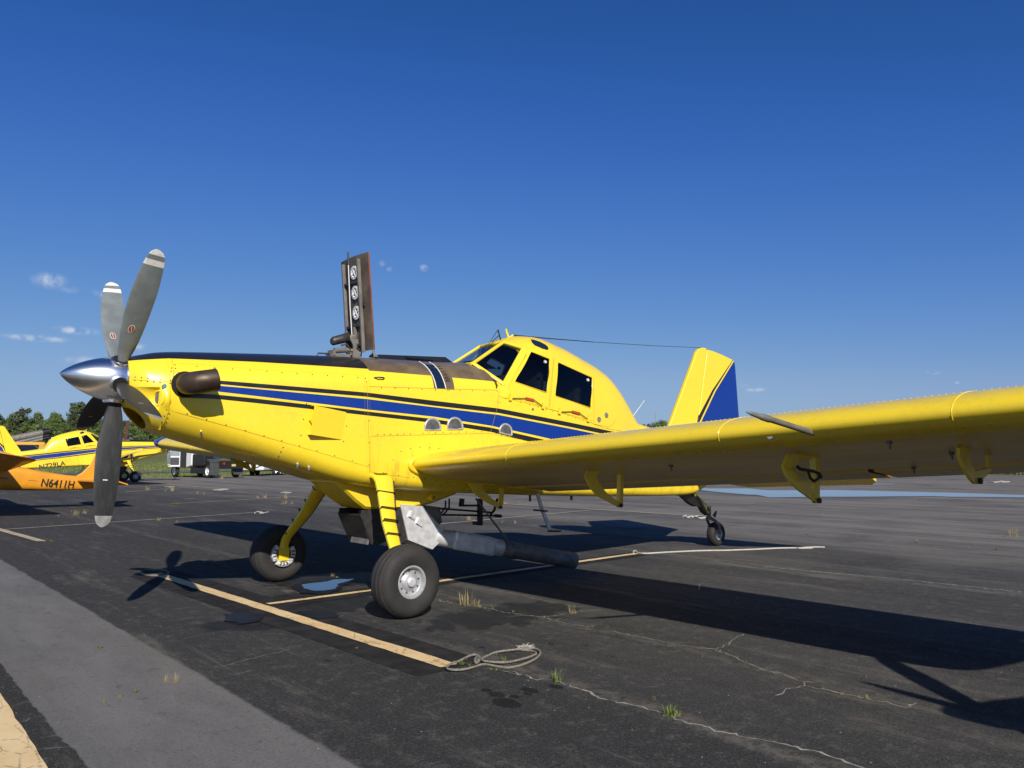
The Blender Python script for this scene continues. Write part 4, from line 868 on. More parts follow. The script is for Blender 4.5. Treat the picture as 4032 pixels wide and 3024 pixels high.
    for q, r in ((zC(1820, 1110), .042), (zC(1900, 1063), .042), (zC(1100, 998), .016)):
        p = side(q, .003, fy=can_y); MB().lathe([(0, r), (.006, r*.9), (.006, r*.6), (.002, 0)], p, (0, -1, .15), 18).build('filler_cap', M['gunmetal'], root, smooth=40)
    # small drains and vents along the lower cowl
    for q0, q1, mt_ in ((zA(1632, 965), zA(1622, 1030), 'chrome'), (zD(470, 1035), zD(458, 1085), 'alu'), (zD(592, 1068), zD(582, 1115), 'alu')):
        a = side(q0, .008); b = side(q1, .03); m = MB(); m.tube([a, a*.5+b*.5+np.array([0, -.01, 0]), b], [.010, .014, .010], 8); m.build('drain_fitting', M[mt_], root, smooth=60)
    # ---- wings, flaps, ailerons
    ax, au, al = naca(34)
    for sg in (-1, 1):
        iu = [i for i in range(len(ax)) if ax[i] <= .72]
        def sec(y, sc_=1.0):
            up_ = [wpt(ax[i], au[i], y, sc_) for i in reversed(iu)]; lo = [wpt(ax[i], al[i], y, sc_) for i in iu[1:]]; return up_+lo
        nu_ = len(iu)
        YS = list(np.linspace(.45, 8.45, 34))+[8.6, 8.75, 8.87, 8.95, 9.0]; SC = [1.0]*34+[.995, .975, .93, .86, .74]
        G = [sec(sg*y, s2) for y, s2 in zip(YS, SC)]
        def mf(i, j):
            return 1 if (j >= nu_-1 and ax[iu[min(len(iu)-1, j-nu_+2)]] > .115) else 0
        m = MB(); m.grid(G, mfun=mf); m.add(G[-1], [tuple(range(len(G[-1])))]); 
        for g in (G,): m.grid([[r_[0] for r_ in g], [r_[-1] for r_ in g]])       # rear spar web closes the gap
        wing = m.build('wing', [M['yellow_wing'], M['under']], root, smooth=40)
        i2 = [i for i in range(len(ax)) if ax[i] >= .745]
        for nm, y0, y1 in (('flap', .66, 5.28), ('aileron', 5.33, 8.62)):
            m = MB(); G = []
            for y in np.linspace(y0, y1, 12):
                s2 = 1.0 if y < 8.5 else .99
                up_ = [wpt(ax[i], au[i], sg*y, s2) for i in reversed(i2)]; lo = [wpt(ax[i], al[i], sg*y, s2) for i in i2]; le = wpt(.735, (au[i2[0]]+al[i2[0]])/2, sg*y, s2)
                G.append(up_+lo[1:]+[le])
            k = len(i2); m.grid(G, close_v=True, mfun=lambda i, j: 1 if k-1 <= j < 2*k-2 else 0); m.add(G[0], [tuple(range(len(G[0])))]); m.add(G[-1], [tuple(range(len(G[0])))])
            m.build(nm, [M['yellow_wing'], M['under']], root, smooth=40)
        # root fairing collar, wing skin laps, stall strip screws
        m = MB(); ring = [wpt(ax[i], au[i]*1.04, sg*.625) for i in reversed(range(len(ax)))]+[wpt(ax[i], al[i]*1.04, sg*.625) for i in range(1, len(ax))]
        ring = [r_ for r_ in ring if r_[0] < 2.75]; m.tube([(r_[0]+(-.035 if r_[0] < 1.0 else 0)*(1-(r_[0]-.75)/.25), r_[1], r_[2]) for r_ in ring], .030, 8); m.build('wing_root_fairing', M['yellow'], root, smooth=60)
        for y in (2.35, 4.93, 6.62):
            m = MB(); il = [i for i in range(len(ax)) if ax[i] < .30]; P = [wpt(ax[i], au[i]+.0006, sg*y) for i in reversed(il)]+[wpt(ax[i], al[i]-.0006, sg*y) for i in il[1:] if ax[i] < .08]; m.tube(P, .0026, 4); m.build('wing_skin_lap', M['yellow_wing'], wing, smooth=60)
        m = MB()
        for y in np.arange(1.2, 8.4, .045):
            screws_on(m, [np.array(wpt(.145, float(np.interp(.145, ax, au))+.0005, sg*y))], .0045, (-.2, 0, 1), .003)
        tag(m.build('rivet_row', M['yellow_wing'], wing), kind='stuff')
        # boom hangers, traced on their own span stations
        H = []
        H.append((-3.02, [zF(*q) for q in ((1690, 290), (1665, 345), (1690, 410), (1730, 480), (1800, 560), (2040, 684), (2062, 640), (2030, 632), (1890, 520), (1820, 430), (1785, 350), (1840, 270))], [zF(*q) for q in ((2040, 225), (2075, 225), (2063, 650), (2030, 640))]))
        H.append((-5.35, [zG(*q) for q in ((215, 725), (172, 822), (195, 900), (240, 965), (300, 1025), (460, 1138), (478, 1120), (415, 1050), (398, 1000), (420, 930), (320, 940), (285, 890), (265, 830), (300, 770), (400, 770), (440, 710))], [zG(*q) for q in ((428, 700), (460, 700), (465, 1100), (430, 1090))]))
        H.append((-6.45, [zG(*q) for q in ((1690, 640), (1655, 672), (1655, 735), (1690, 830), (1740, 920), (1785, 972), (1815, 975), (1925, 865), (1918, 838), (1790, 872), (1762, 810), (1738, 740), (1760, 690), (1850, 680), (1900, 740), (1900, 835), (1920, 835), (1922, 740), (1860, 640))], None))
        H.append((-.80, [zF(*q) for q in ((400, 420), (470, 540), (560, 610), (735, 700), (755, 660), (640, 580), (560, 500), (545, 430))], [zF(*q) for q in ((745, 470), (775, 480), (765, 660), (740, 650))]))
        for (yy, pl, post) in H:
            hx_, hz_ = ((.036*yy, .10) if sg > 0 else (0, 0)); P = [pY(q, yy) for q in pl]; P = [(p[0]+hx_, -sg*p[1], p[2]+hz_) for p in P]
            m = MB(); m.plate(P, (0, .022, 0)); hg = m.build('boom_hanger', M['yellow'], root)
            if post:
                P = [pY(q, yy) for q in post]; P = [(p[0]+hx_, -sg*p[1], p[2]+hz_) for p in P]; m = MB(); m.plate(P, (0, .05, 0)); m.build('hanger_post', M['yellow'], hg)
            low = min(([(p[2], p) for p in [pY(q, yy) for q in pl]]), key=lambda t_: t_[0])[1]
            m = MB(); m.lathe([(-.03, .022), (.03, .022)], (low[0]+.01+hx_, -sg*low[1], low[2]+.02+hz_), (0, 1, 0), 12); m.build('hanger_bolt', M['dkmetal'], hg)
        # hinge arm under the outer flap
        m = MB()
        P = [pY(zG(*q), -5.42) for q in ((300, 830), (320, 850), (440, 870), (485, 890), (500, 920))]; m.tube([(p[0], -sg*p[1], p[2]) for p in P], .013, 8)
        P = [pY(zG(*q), -5.42) for q in ((390, 870), (410, 930), (440, 955), (480, 930), (480, 890))]; m.tube([(p[0], -sg*p[1], p[2]) for p in P], .011, 8); m.build('spray_hose', M['dkmetal'], root, smooth=60)
        for (xx, yy) in ((1.02, -6.12), (1.6, -6.3), (2.3, -5.75), (1.35, -4.0)):
            zb_ = wing_under_z(xx, yy); m = MB(); m.box((xx, -sg*yy, zb_-.008), (.045, .022, .025)); m.tube([(xx, -sg*yy, zb_-.015), (xx+.01, -sg*yy, zb_-.055)], .007, 6); m.build('wing_bracket', M['greybar'], wing)
        # static probe under the leading edge (port only)
        if sg == -1:
            b0 = pX(zG(430, 545), .80); tip = np.array([.05, b0[1]+.02, 0]); tip = pX((2938, 1622), .10)
            d = b0-tip; m = MB(); m.tube([tip, tip+d*.08, tip+d*.22, tip+d*.23, tip+d*.33, tip+d*.34, b0], [.004, .014, .021, .024, .025, .021, .022], 12); m.build('pitot_tube', M['gunmetal'], root, smooth=50)
            q = pX((3033, 1716), .78); m = MB(); m.lathe([(0, .025), (.012, .022), (.012, .010), (.003, 0)], q, (-1, 0, -.2), 14); m.build('wing_light', M['alu'], root, smooth=40)
    # ---- tail
    def foil_plate(name, P, th, mat, taper=True, mats=None):
        m = MB(); k = len(P); 
        V = [np.array(p)+np.array([0, -th(p)/2, 0]) for p in P]+[np.array(p)+np.array([0, th(p)/2, 0]) for p in P]
        m.add(V, [tuple(range(k)), tuple(range(2*k-1, k-1, -1))]+[(i, k+i, k+(i+1) % k, (i+1) % k) for i in range(k)]); return m.build(name, mat, root, smooth=30, bevel=.012)
    fz = lambda p: .07
    fin = [(6.30, 0, 1.95), (6.437, 0, 2.169), (7.20, 0, 3.40), (7.26, 0, 3.515), (7.34, 0, 3.585), (7.45, 0, 3.618), (7.574, 0, 3.622), (7.52, 0, 3.35), (7.30, 0, 2.48), (7.14, 0, 1.90)]
    foil_plate('fin', fin, fz, M['yellow'])
    # rudder painted by areas: yellow top, dark diagonal, blue aft
    def mk_rudder():
        t = NT('rudder_paint'); x, y, z = t.sep(); c = paint_base(t, YEL)
        e = t.curve(z, [(1.5, 6.81), (2.243, 7.178), (2.841, 7.72), (3.468, 8.435), (3.7, 8.7)])
        d = t.math('SUBTRACT', x, e)
        wdt = t.curve(z, [(1.5, .16), (2.243, .12), (3.468, .02), (3.7, .02)])
        c = t.mix(t.math('GREATER_THAN', d, 0.0), c, BLK); c = t.mix(t.math('GREATER_THAN', t.math('SUBTRACT', d, wdt), 0.0), c, YEL); c = t.mix(t.math('GREATER_THAN', t.math('SUBTRACT', d, wdt), .045), c, BLUE)
        return t.set(c, .34, 0, .5, .3)
    M['rudder'] = M.get('rudder') or mk_rudder()
    rud = [(7.165, 0, 1.90), (7.32, 0, 2.48), (7.54, 0, 3.35), (7.601, 0, 3.591), (7.80, 0, 3.588), (8.10, 0, 3.54), (8.454, 0, 3.468), (8.50, 0, 3.42), (8.52, 0, 3.33), (8.594, 0, 2.353), (8.63, 0, 1.9), (8.60, 0, 1.62), (8.2, 0, 1.5), (7.5, 0, 1.5)]
    fz2 = lambda p: .065 if p[0] < 7.7 else .030
    r_ = foil_plate('rudder', rud, fz2, M['rudder'])
    m = MB(); m.bar((7.80, -.036, 2.85), (7.80, -.036, 1.75), .012, .012); m.build('rudder_tab_hinge', M['blue'], r_)
    for sg in (-1, 1):
        def slab(name, pl, zc, thk, mat, zte=0.0):
            m = MB(); k = len(pl); xs_ = [q[0] for q in pl]; x0, x1 = min(xs_), max(xs_)
            dz = lambda x: zte*(x-x0)/(x1-x0)
            V = [(x, sg*y, zc+.05*y+dz(x)-thk*(1 if x < x1-.05 else .4)/2) for x, y in pl]+[(x, sg*y, zc+.05*y+dz(x)+thk*(1 if x < x1-.05 else .4)/2) for x, y in pl]
            m.add(V, [tuple(range(k)), tuple(range(2*k-1, k-1, -1))]+[(i, k+i, k+(i+1) % k, (i+1) % k) for i in range(k)]); return m.build(name, mat, root, smooth=30, bevel=.014)
        slab('horizontal_stabilizer', [(6.62, .1), (6.80, 2.55), (6.92, 2.75), (7.30, 2.78), (7.30, .1)], 1.50, .09, M['yellow'])
        slab('elevator', [(7.32, .12), (7.32, 2.55), (7.0, 2.80), (7.1, 2.90), (7.9, 2.90), (8.02, 2.78), (8.02, .55), (7.8, .2)], 1.50, .06, M['yellow'], -.46)
        m = MB(); m.tube([(7.0, sg*.14, 1.10), (7.05, sg*1.45, 1.58)], .020, 8, flat=.5); m.tube([(7.25, sg*.12, 1.12), (7.2, sg*1.45, 1.58)], .016, 8, flat=.5); m.build('tail_strut', M['dkmetal'] if sg > 0 else M['yellow'], root, smooth=60)
    # tail wheel: spring, fork and wheel
    TWc = np.array([7.72, -.02, .215])
    m = MB(); m.tube([(6.95, 0, 1.02), (7.17, 0, .905), (7.36, 0, .75), (7.50, 0, .60)], [.045, .045, .04, .035], 10); m.tube([(7.17, -.03, .93), (7.55, -.03, .68)], .012, 8); m.tube([(6.98, -.10, 1.0), (7.16, -.02, .90), (6.98, .10, 1.0)], .03, 8); tg = m.build('tail_gear_spring', M['yellow'], root, smooth=50)
    m = MB(); m.plate([(6.54, 0, .955), (6.75, 0, .93), (6.95, 0, .80), (7.12, 0, .735), (7.27, 0, .725), (7.36, 0, .62), (7.48, 0, .56), (7.40, 0, .66), (7.24, 0, .86), (7.05, 0, 1.0)], (0, .10, 0)); m.build('tail_gear_boot', M['black'], tg)
    m = MB(); m.tube([(7.56, 0, .72), (7.555, 0, .50)], .036, 12); m.lathe([(0, .06), (.05, .06)], (7.555, 0, .48), (0, 0, 1), 14)
    for s2 in (-1, 1): m.tube([(7.56, s2*.035, .50), (7.62, s2*.085, .46), (7.70, s2*.105, .37), (7.72, s2*.100, .215)], [.03, .028, .026, .024], 10)
    m.tube([(7.60, -.06, .55), (7.66, -.08, .62), (7.66, -.05, .52)], .02, 8); m.build('tail_wheel_fork', M['gunmetal'], tg, smooth=50)
    tw = empty('tail_wheel', parent=root)
    m = MB(); tyre_prof(m, TWc, (0, 1, 0), .215, .078, .095); m.build('tyre', M['rubber'], tw, smooth=60)
    m = MB(); m.lathe([(-.070, .10), (-.062, .085), (-.03, .07), (-.03, .03), (-.06, .028), (-.06, 0)], TWc, (0, 1, 0), 24, cap=False); m.lathe([(.055, .10), (.05, .085), (.03, .07), (.03, 0)], TWc, (0, 1, 0), 24, cap=False); m.build('rim', M['rimpaint'], tw, smooth=30)
    # ---- main gear
    for sg in (-1, 1):
        Pl = [(.31, .30, 1.40), (.30, .60, 1.428), (.295, .675, 1.415), (.29, .73, 1.37), (.28, .775, 1.28), (.18, 1.03, .92), (.08, 1.37, .585), (.065, 1.40, .50), (.06, 1.40, .34)]
        Wd_ = [.24, .235, .23, .225, .21, .17, .12, .115, .11]; m = MB(); G = []
        for i, (p, w_) in enumerate(zip(Pl, Wd_)):
            a = np.array(Pl[max(0, i-1)]); b = np.array(Pl[min(len(Pl)-1, i+1)]); d = b-a; d[1] *= sg; d /= np.linalg.norm(d); n = np.cross(d, (1, 0, 0)); n /= np.linalg.norm(n); c = np.array([p[0], sg*p[1], p[2]]); t_ = .026
            G.append([c+np.array([-w_/2, 0, 0])+n*t_*.5, c+np.array([-w_/2+.02, 0, 0])+n*t_, c+np.array([w_/2-.02, 0, 0])+n*t_, c+np.array([w_/2, 0, 0])+n*t_*.5, c+np.array([w_/2, 0, 0])-n*t_*.5, c+np.array([w_/2-.02, 0, 0])-n*t_, c+np.array([-w_/2+.02, 0, 0])-n*t_, c+np.array([-w_/2, 0, 0])-n*t_*.5])
        m.grid(G, close_v=True); m.add(G[-1], [tuple(range(8))]); leg = m.build('landing_gear_leg', M['yellow'], root, smooth=35)
        for f in (.06, .30, .48, .68, .90):
            a, b = np.array(Pl[4]), np.array(Pl[6]); p = a+(b-a)*f; w_ = .21+(.12-.21)*f; d = b-a; d[1] *= sg; d /= np.linalg.norm(d); n = np.cross(d, (1, 0, 0)); c = np.array([p[0], sg*p[1], p[2]])
            MB().bar(c-d*.006, c+d*.006, w_+.012, .060, up=n).build('leg_clamp', M['black'], leg)
        m = MB(); m.tube([(p[0]+w_/2+.014, sg*p[1], p[2]) for p, w_ in zip(Pl[3:8], Wd_[3:8])], .010, 8); m.build('brake_line', M['dkmetal'], leg, smooth=60)
        m = MB(); m.add([(p[0]+dx, sg*(p[1]+.004)*1.0, p[2]+.034) for p, dx in ((Pl[1], -.07), (Pl[1], .10), (Pl[2], .09), (Pl[2], -.06))], [(0, 1, 2, 3)]); m.build('leg_step_pad', M['black'], leg, fix=False)
        m = MB(); m.box((.06, sg*1.405, .37), (.14, .07, .17)); m.build('axle_block', M['yellow'], leg, bevel=.01)
        wc = np.array([.06, sg*1.56, .372]); wh = empty('main_wheel', parent=root); out = np.array([0, sg, 0.0])
        m = MB(); tyre_prof(m, wc, out, .372, .155, .165); m.build('tyre', M['rubber'], wh, smooth=60)
        m = MB(); m.lathe([(.122, .172), (.128, .166), (.128, .152), (.118, .146), (.085, .140), (.072, .128), (.070, .10), (.085, .085), (.095, .072), (.098, .060), (.10, .0)], wc, out, 40, cap=False); m.build('rim', M['rimpaint'], wh, smooth=30)
        m = MB(); m.lathe([(.09, .050), (.125, .048), (.130, .040), (.131, 0)], wc, out, 24); m.lathe([(.128, .036), (.134, .033), (.1345, 0)], wc, out, 20); m.build('hub_cap', M['alu'], wh, smooth=30)
        for k in range(9):
            a = 2*math.pi*k/9+.2; c = wc+np.array([math.cos(a)*.112, 0, math.sin(a)*.112]); m = MB(); m.lathe([(.066, .010), (.080, .010), (.083, .006), (.083, 0)], c, out, 6); m.build('wheel_bolt', M['dkmetal'], wh)
        # brake side
        m = MB(); m.lathe([(-.06, .165), (-.13, .160), (-.135, .148), (-.10, .13), (-.10, .07), (-.15, .06), (-.15, 0)], wc, out, 32, m=0); br = m.build('brake_drum', M['dkmetal'], wh, smooth=30)
        for a0 in (math.pi*.95, -.1, math.pi*1.5):
            m = MB()
            for a in np.linspace(a0-.5, a0+.5, 4):
                c = wc-out*.150+np.array([math.cos(a)*.132, 0, math.sin(a)*.132]); m.box(tuple(c), (.062, .06, .075), rot=(0, -a, 0)); m.lathe([(.02, .020), (.045, .016), (.045, 0)], c, -out, 8)
            m.build('brake_caliper', M['alu'], wh, bevel=.006)
    # ---- belly: hopper throat, dump gate, duct and discharge tube
    m = MB(); pr = [(-.12, 1.36, .34), (.02, 1.25, .34), (.16, 1.13, .33), (.30, 1.035, .31), (.58, 1.005, .29), (.95, 1.01, .29), (1.25, 1.05, .30), (1.62, 1.16, .34)]
    G = [[(x, -h, F_zb(x)+.05), (x, -h, z+.03), (x, -h+.04, z), (x, h-.04, z), (x, h, z+.03), (x, h, F_zb(x)+.05)] for x, z, h in pr]; m.grid(G); m.add(G[0], [tuple(range(6))]); m.add(G[-1], [tuple(range(6))]); th_ = m.build('hopper_throat', M['yellow'], root, smooth=30)
    m = MB(); m.lathe([(-.05, .045), (.06, .045), (.06, .03), (.0, .028), (-.001, 0)], (1.22, -.34, 1.135), (0, -1, 0), 16); m.build('drain_port', M['yellow'], th_, smooth=40)
    gate = empty('dump_gate', parent=root)
    for yy in (-.27, .27):
        m = MB(); m.plate([(.27, yy, 1.02), (.25, yy, .95), (.41, yy, .61), (.72, yy, .545), (.90, yy, .64), (.80, yy, 1.03)], (0, .02, 0)); m.build('gate_side', M['dkmetal'], gate)
    m = MB(); m.plate([(.25, 0, .96), (.40, 0, .61), (.43, 0, .62), (.29, 0, .97)], (0, .52, 0)); m.build('gate_front', M['dkmetal'], gate)
    for k in range(5):
        m = MB(); m.box((.42+.085*k, -.05, .80), (.02, .40, .40), rot=(0, .28, 0)); m.build('gate_vane', M['gunmetal'], gate)
    m = MB(); m.plate([(.50, -.1, .60), (.74, -.1, .545), (.80, -.1, .60), (.62, -.1, .64)], (0, .36, 0)); m.build('gate_lip', M['alu'], gate)
    m = MB()
    for yy in (-.30,):
        m.plate([(.78, yy, 1.07), (1.12, yy, 1.03), (1.34, yy, .76), (1.50, yy, .66), (1.26, yy, .485), (.90, yy, .63)], (0, .02, 0))
    m.plate([(.78, .22, 1.07), (1.12, .22, 1.03), (1.34, .22, .76), (1.50, .22, .66), (1.26, .22, .485), (.90, .22, .63)], (0, .02, 0)); m.plate([(.90, -.04, .63), (1.26, -.04, .485), (1.26, -.04, .505), (.90, -.04, .65)], (0, .5, 0)); m.plate([(1.12, -.04, 1.03), (1.50, -.04, .66), (1.48, -.04, .65), (1.10, -.04, 1.01)], (0, .5, 0)); dk = m.build('discharge_duct', M['alu'], root)
    m = MB(); m.plate([(1.10, -.05, 1.05), (1.42, -.05, 1.0), (1.45, -.05, .80), (1.30, -.05, .74)], (0, .40, 0)); m.build('duct_housing', M['gunmetal'], dk)
    m = MB()
    for (x, z) in ((.93, .94), (1.04, .85)): m.box((x, -.322, z), (.040, .03, .075), rot=(0, .5, 0)); m.box((x+.035, -.318, z-.05), (.055, .02, .025), rot=(0, .5, 0))
    m.build('duct_latch', M['alu'], dk)
    tA, tB = pY((1712, 2112), -.22), pY((2264, 2209), -.80); d = (tB-tA)/np.linalg.norm(tB-tA)
    L_ = np.linalg.norm(tB-tA); m = MB(); m.lathe([(0, .105), (.28, .112), (.30, .108), (.95, .108)], tA, d, 28); m.build('discharge_tube_front', M['alu'], root, smooth=40)
    m = MB(); m.lathe([(.93, .106), (L_, .106), (L_, .098), (L_-.5, .096)], tA, d, 28, m=0, cap=False); tb = m.build('discharge_tube', M['gunmetal'], root, smooth=40)
    for h in (.95, 1.05, L_-.14): 
        m = MB(); m.lathe([(h, .107), (h+.01, .1115), (h+.05, .1115), (h+.06, .107)], tA, d, 28); m.build('tube_band', M['dkmetal'] if h > 2 else M['gunmetal'], tb, smooth=40)
    m = MB(); m.lathe([(L_-.5, .097), (L_-.499, 0)], tA, d, 20); m.build('tube_inside', M['soot'], tb)
    m = MB(); c = tA+d*.52; m.box(tuple(c+np.array([0, -.01, -.0])), (.58, .236, .236), rot=(0, math.atan2(-d[2], d[0]), math.atan2(d[1], d[0]))); m.build('tube_sleeve', M['alu'], tb, bevel=.03)
    m = MB(); q1 = tA+d*1.05+np.array([0, 0, .10]); q0 = pY(zF(480, 590), -.35); m.bar(q0, q1, .03, .02); m.build('tube_strut', M['gunmetal'], root)
    # plumbing and steps under the belly
    m = MB()
    for (a, b, yy, r) in (((0, 690), (640, 740), -.2, .013), ((0, 765), (690, 775), -.2, .013), ((300, 665), (500, 665), -.25, .014)): m.tube([pY(zF(*a), yy), pY(zF(*b), yy)], r, 8)
    m.tube([pY(zF(*q), -.2) for q in ((150, 610), (150, 680), (110, 740), (60, 770))], .012, 8); m.tube([pY(zF(*q), -.2) for q in ((190, 590), (190, 680), (150, 740), (110, 770))], .012, 8); m.tube([pY(zF(690, 775), -.2), pY(zF(755, 780), -.2)], .022, 8); m.tube([pY(zF(*q), -.22) for q in ((715, 590), (680, 720), (640, 760))], .018, 8); m.build('spray_plumbing', M['dkmetal'], root, smooth=60)
    m = MB(); m.bar(pY(zF(525, 590), -.25), pY(zF(525, 880), -.25), .045, .07, up=(0, 1, 0)); m.bar(pY(zF(545, 865), -.25), pY(zF(455, 858), -.25), .05, .04); m.bar(pY(zF(330, 590), -.25), pY(zF(320, 675), -.25), .05, .05, up=(0, 1, 0)); m.build('pump_bracket', M['dkmetal'], root)
    st_ = MB(); P = [pY(zF(*q), -.75) for q in ((1150, 530), (1195, 690), (1290, 935))]; st_.bar(P[0], P[1], .02, .055, up=(1, 0, .3)); st_.bar(P[1], P[2], .02, .055, up=(1, 0, .3)); lad = st_.build('boarding_step', M['alu'], root, bevel=.004)
    for a, b in (((1130, 715), (1235, 725)), ((1285, 945), (1385, 940))):
        m = MB(); m.bar(pY(zF(*a), -.78), pY(zF(*b), -.78), .10, .022); m.build('step_tread', M['dkmetal'], lad, bevel=.004)
    m = MB(); q = pY(zF(1520, 570), -.25); m.tube([q+np.array([0, 0, .04]), q-np.array([0, 0, .05])], .02, 10); q = pY(zF(1070, 580), -.4); m.tube([q+np.array([0, 0, .04]), q-np.array([0, 0, .05])], .018, 10); m.build('belly_drain', M['gunmetal'], root, smooth=60)
    return root

def tyre_prof(m, c, axis, R, hw, rr):
    P = []
    for t_ in np.linspace(-1, 1, 25):
        a = t_*math.pi*.5*1.13
        w = hw*math.copysign(abs(math.sin(a))**.8, a); r = R-(R-rr)*.60*(1-abs(math.cos(min(abs(a), math.pi/2)))**.72) if abs(a) < math.pi/2 else None
        if r is None:
            k = (abs(a)-math.pi/2)/(math.pi*.5*.13); r = R-(R-rr)*(.60+.40*k); w = math.copysign(hw*(1-.20*k*k), a)
        P.append((w, r))
    # shallow circumferential grooves in the tread and a rib on the sidewall
    Q = []
    for (w, r) in P: Q.append((w, r))
    gw = hw*.05; gd = R*.018; out_ = []
    def prof_r(w):
        Ws = [q[0] for q in P if abs(q[0]) <= hw*.97]; Rs = [q[1] for q in P if abs(q[0]) <= hw*.97]; o_ = np.argsort(Ws); return float(np.interp(w, np.array(Ws)[o_], np.array(Rs)[o_]))
    for (w, r) in Q: out_.append((w, r))
    for gc in (-.66, -.24, .24, .66):
        g = gc*hw; rr_ = prof_r(g); out_ = [q for q in out_ if not (abs(q[0]-g) < gw*1.6 and q[1] > R*.72)]
        i_ = next(k for k, q in enumerate(out_) if q[0] > g and q[1] > R*.60)
        out_[i_:i_] = [(g-gw, prof_r(g-gw)), (g-gw*.5, rr_-gd), (g+gw*.5, rr_-gd), (g+gw, prof_r(g+gw))]
    Q = out_
    m.lathe(Q, c, axis, 56, cap=False)
main_plane = empty('crop_duster_airplane', (0, 0, 0))
build_airplane(main_plane)
tag(main_plane, 'near yellow crop duster with blue stripe, open hopper lid and five blade propeller', 'airplane')

def text_mesh(name, body, size, origin, xdir, updir, mat, parent, world_to_local=None, shear=0.0, sx=1.0, skin=None):
    cu = bpy.data.curves.new(name, 'FONT'); cu.body = body; cu.size = size; cu.extrude = .0; cu.shear = shear; cu.offset = size*.016
    to = bpy.data.objects.new(name, cu); COL.objects.link(to); dg = bpy.context.evaluated_depsgraph_get(); dg.update()
    me = bpy.data.meshes.new_from_object(to.evaluated_get(dg)); bpy.data.objects.remove(to)
    xv = Vector(xdir).normalized(); uv_ = Vector(updir).normalized(); nv = xv.cross(uv_).normalized(); uv_ = nv.cross(xv)
    wd = max(v.co.x for v in me.vertices)-min(v.co.x for v in me.vertices)
    k = sx/wd if sx != 1.0 else 1.0
    mt_ = Matrix((xv*k, uv_, nv)).transposed().to_4x4(); mt_.translation = Vector([float(a) for a in origin]); me.transform(mt_)
    me.materials.clear(); me.materials.append(mat)
    
    if skin:
        for v in me.vertices: v.co.y = skin(v.co.x, v.co.z)
    o = bpy.data.objects.new(name, me); COL.objects.link(o); o.parent = parent; return o

# ------------------------------------------------------------------ second airplane of the same type, facing the other way
plane2 = copy_tree(main_plane); P2, H2 = (10.15, 48.24), math.radians(178.86)
plane2.location = (P2[0], P2[1], -.0); plane2.rotation_euler = (0, 0, H2)
tag(plane2, 'yellow crop duster with registration N729LA parked behind the orange airplane', 'airplane')
def to_local(P, loc, h):
    d = np.array(P, float)-np.array([loc[0], loc[1], 0]); c, s = math.cos(-h), math.sin(-h); return np.array([c*d[0]-s*d[1], s*d[0]+c*d[1], d[2]])
a = to_local(pY(zL7(688, 1318), P2[1]-.50), P2, H2); b = to_local(pY(zL7(1140, 1245), P2[1]-.56), P2, H2)
a[1] = F_hw(a[0])+.012; b[1] = F_hw(b[0])+.012
text_mesh('registration_lettering', 'N729LA', .40, a, b-a, (0, 0, 1), M['text'], plane2, sx=float(np.linalg.norm(b-a)), skin=lambda x, z: F_hw(x)+.016)

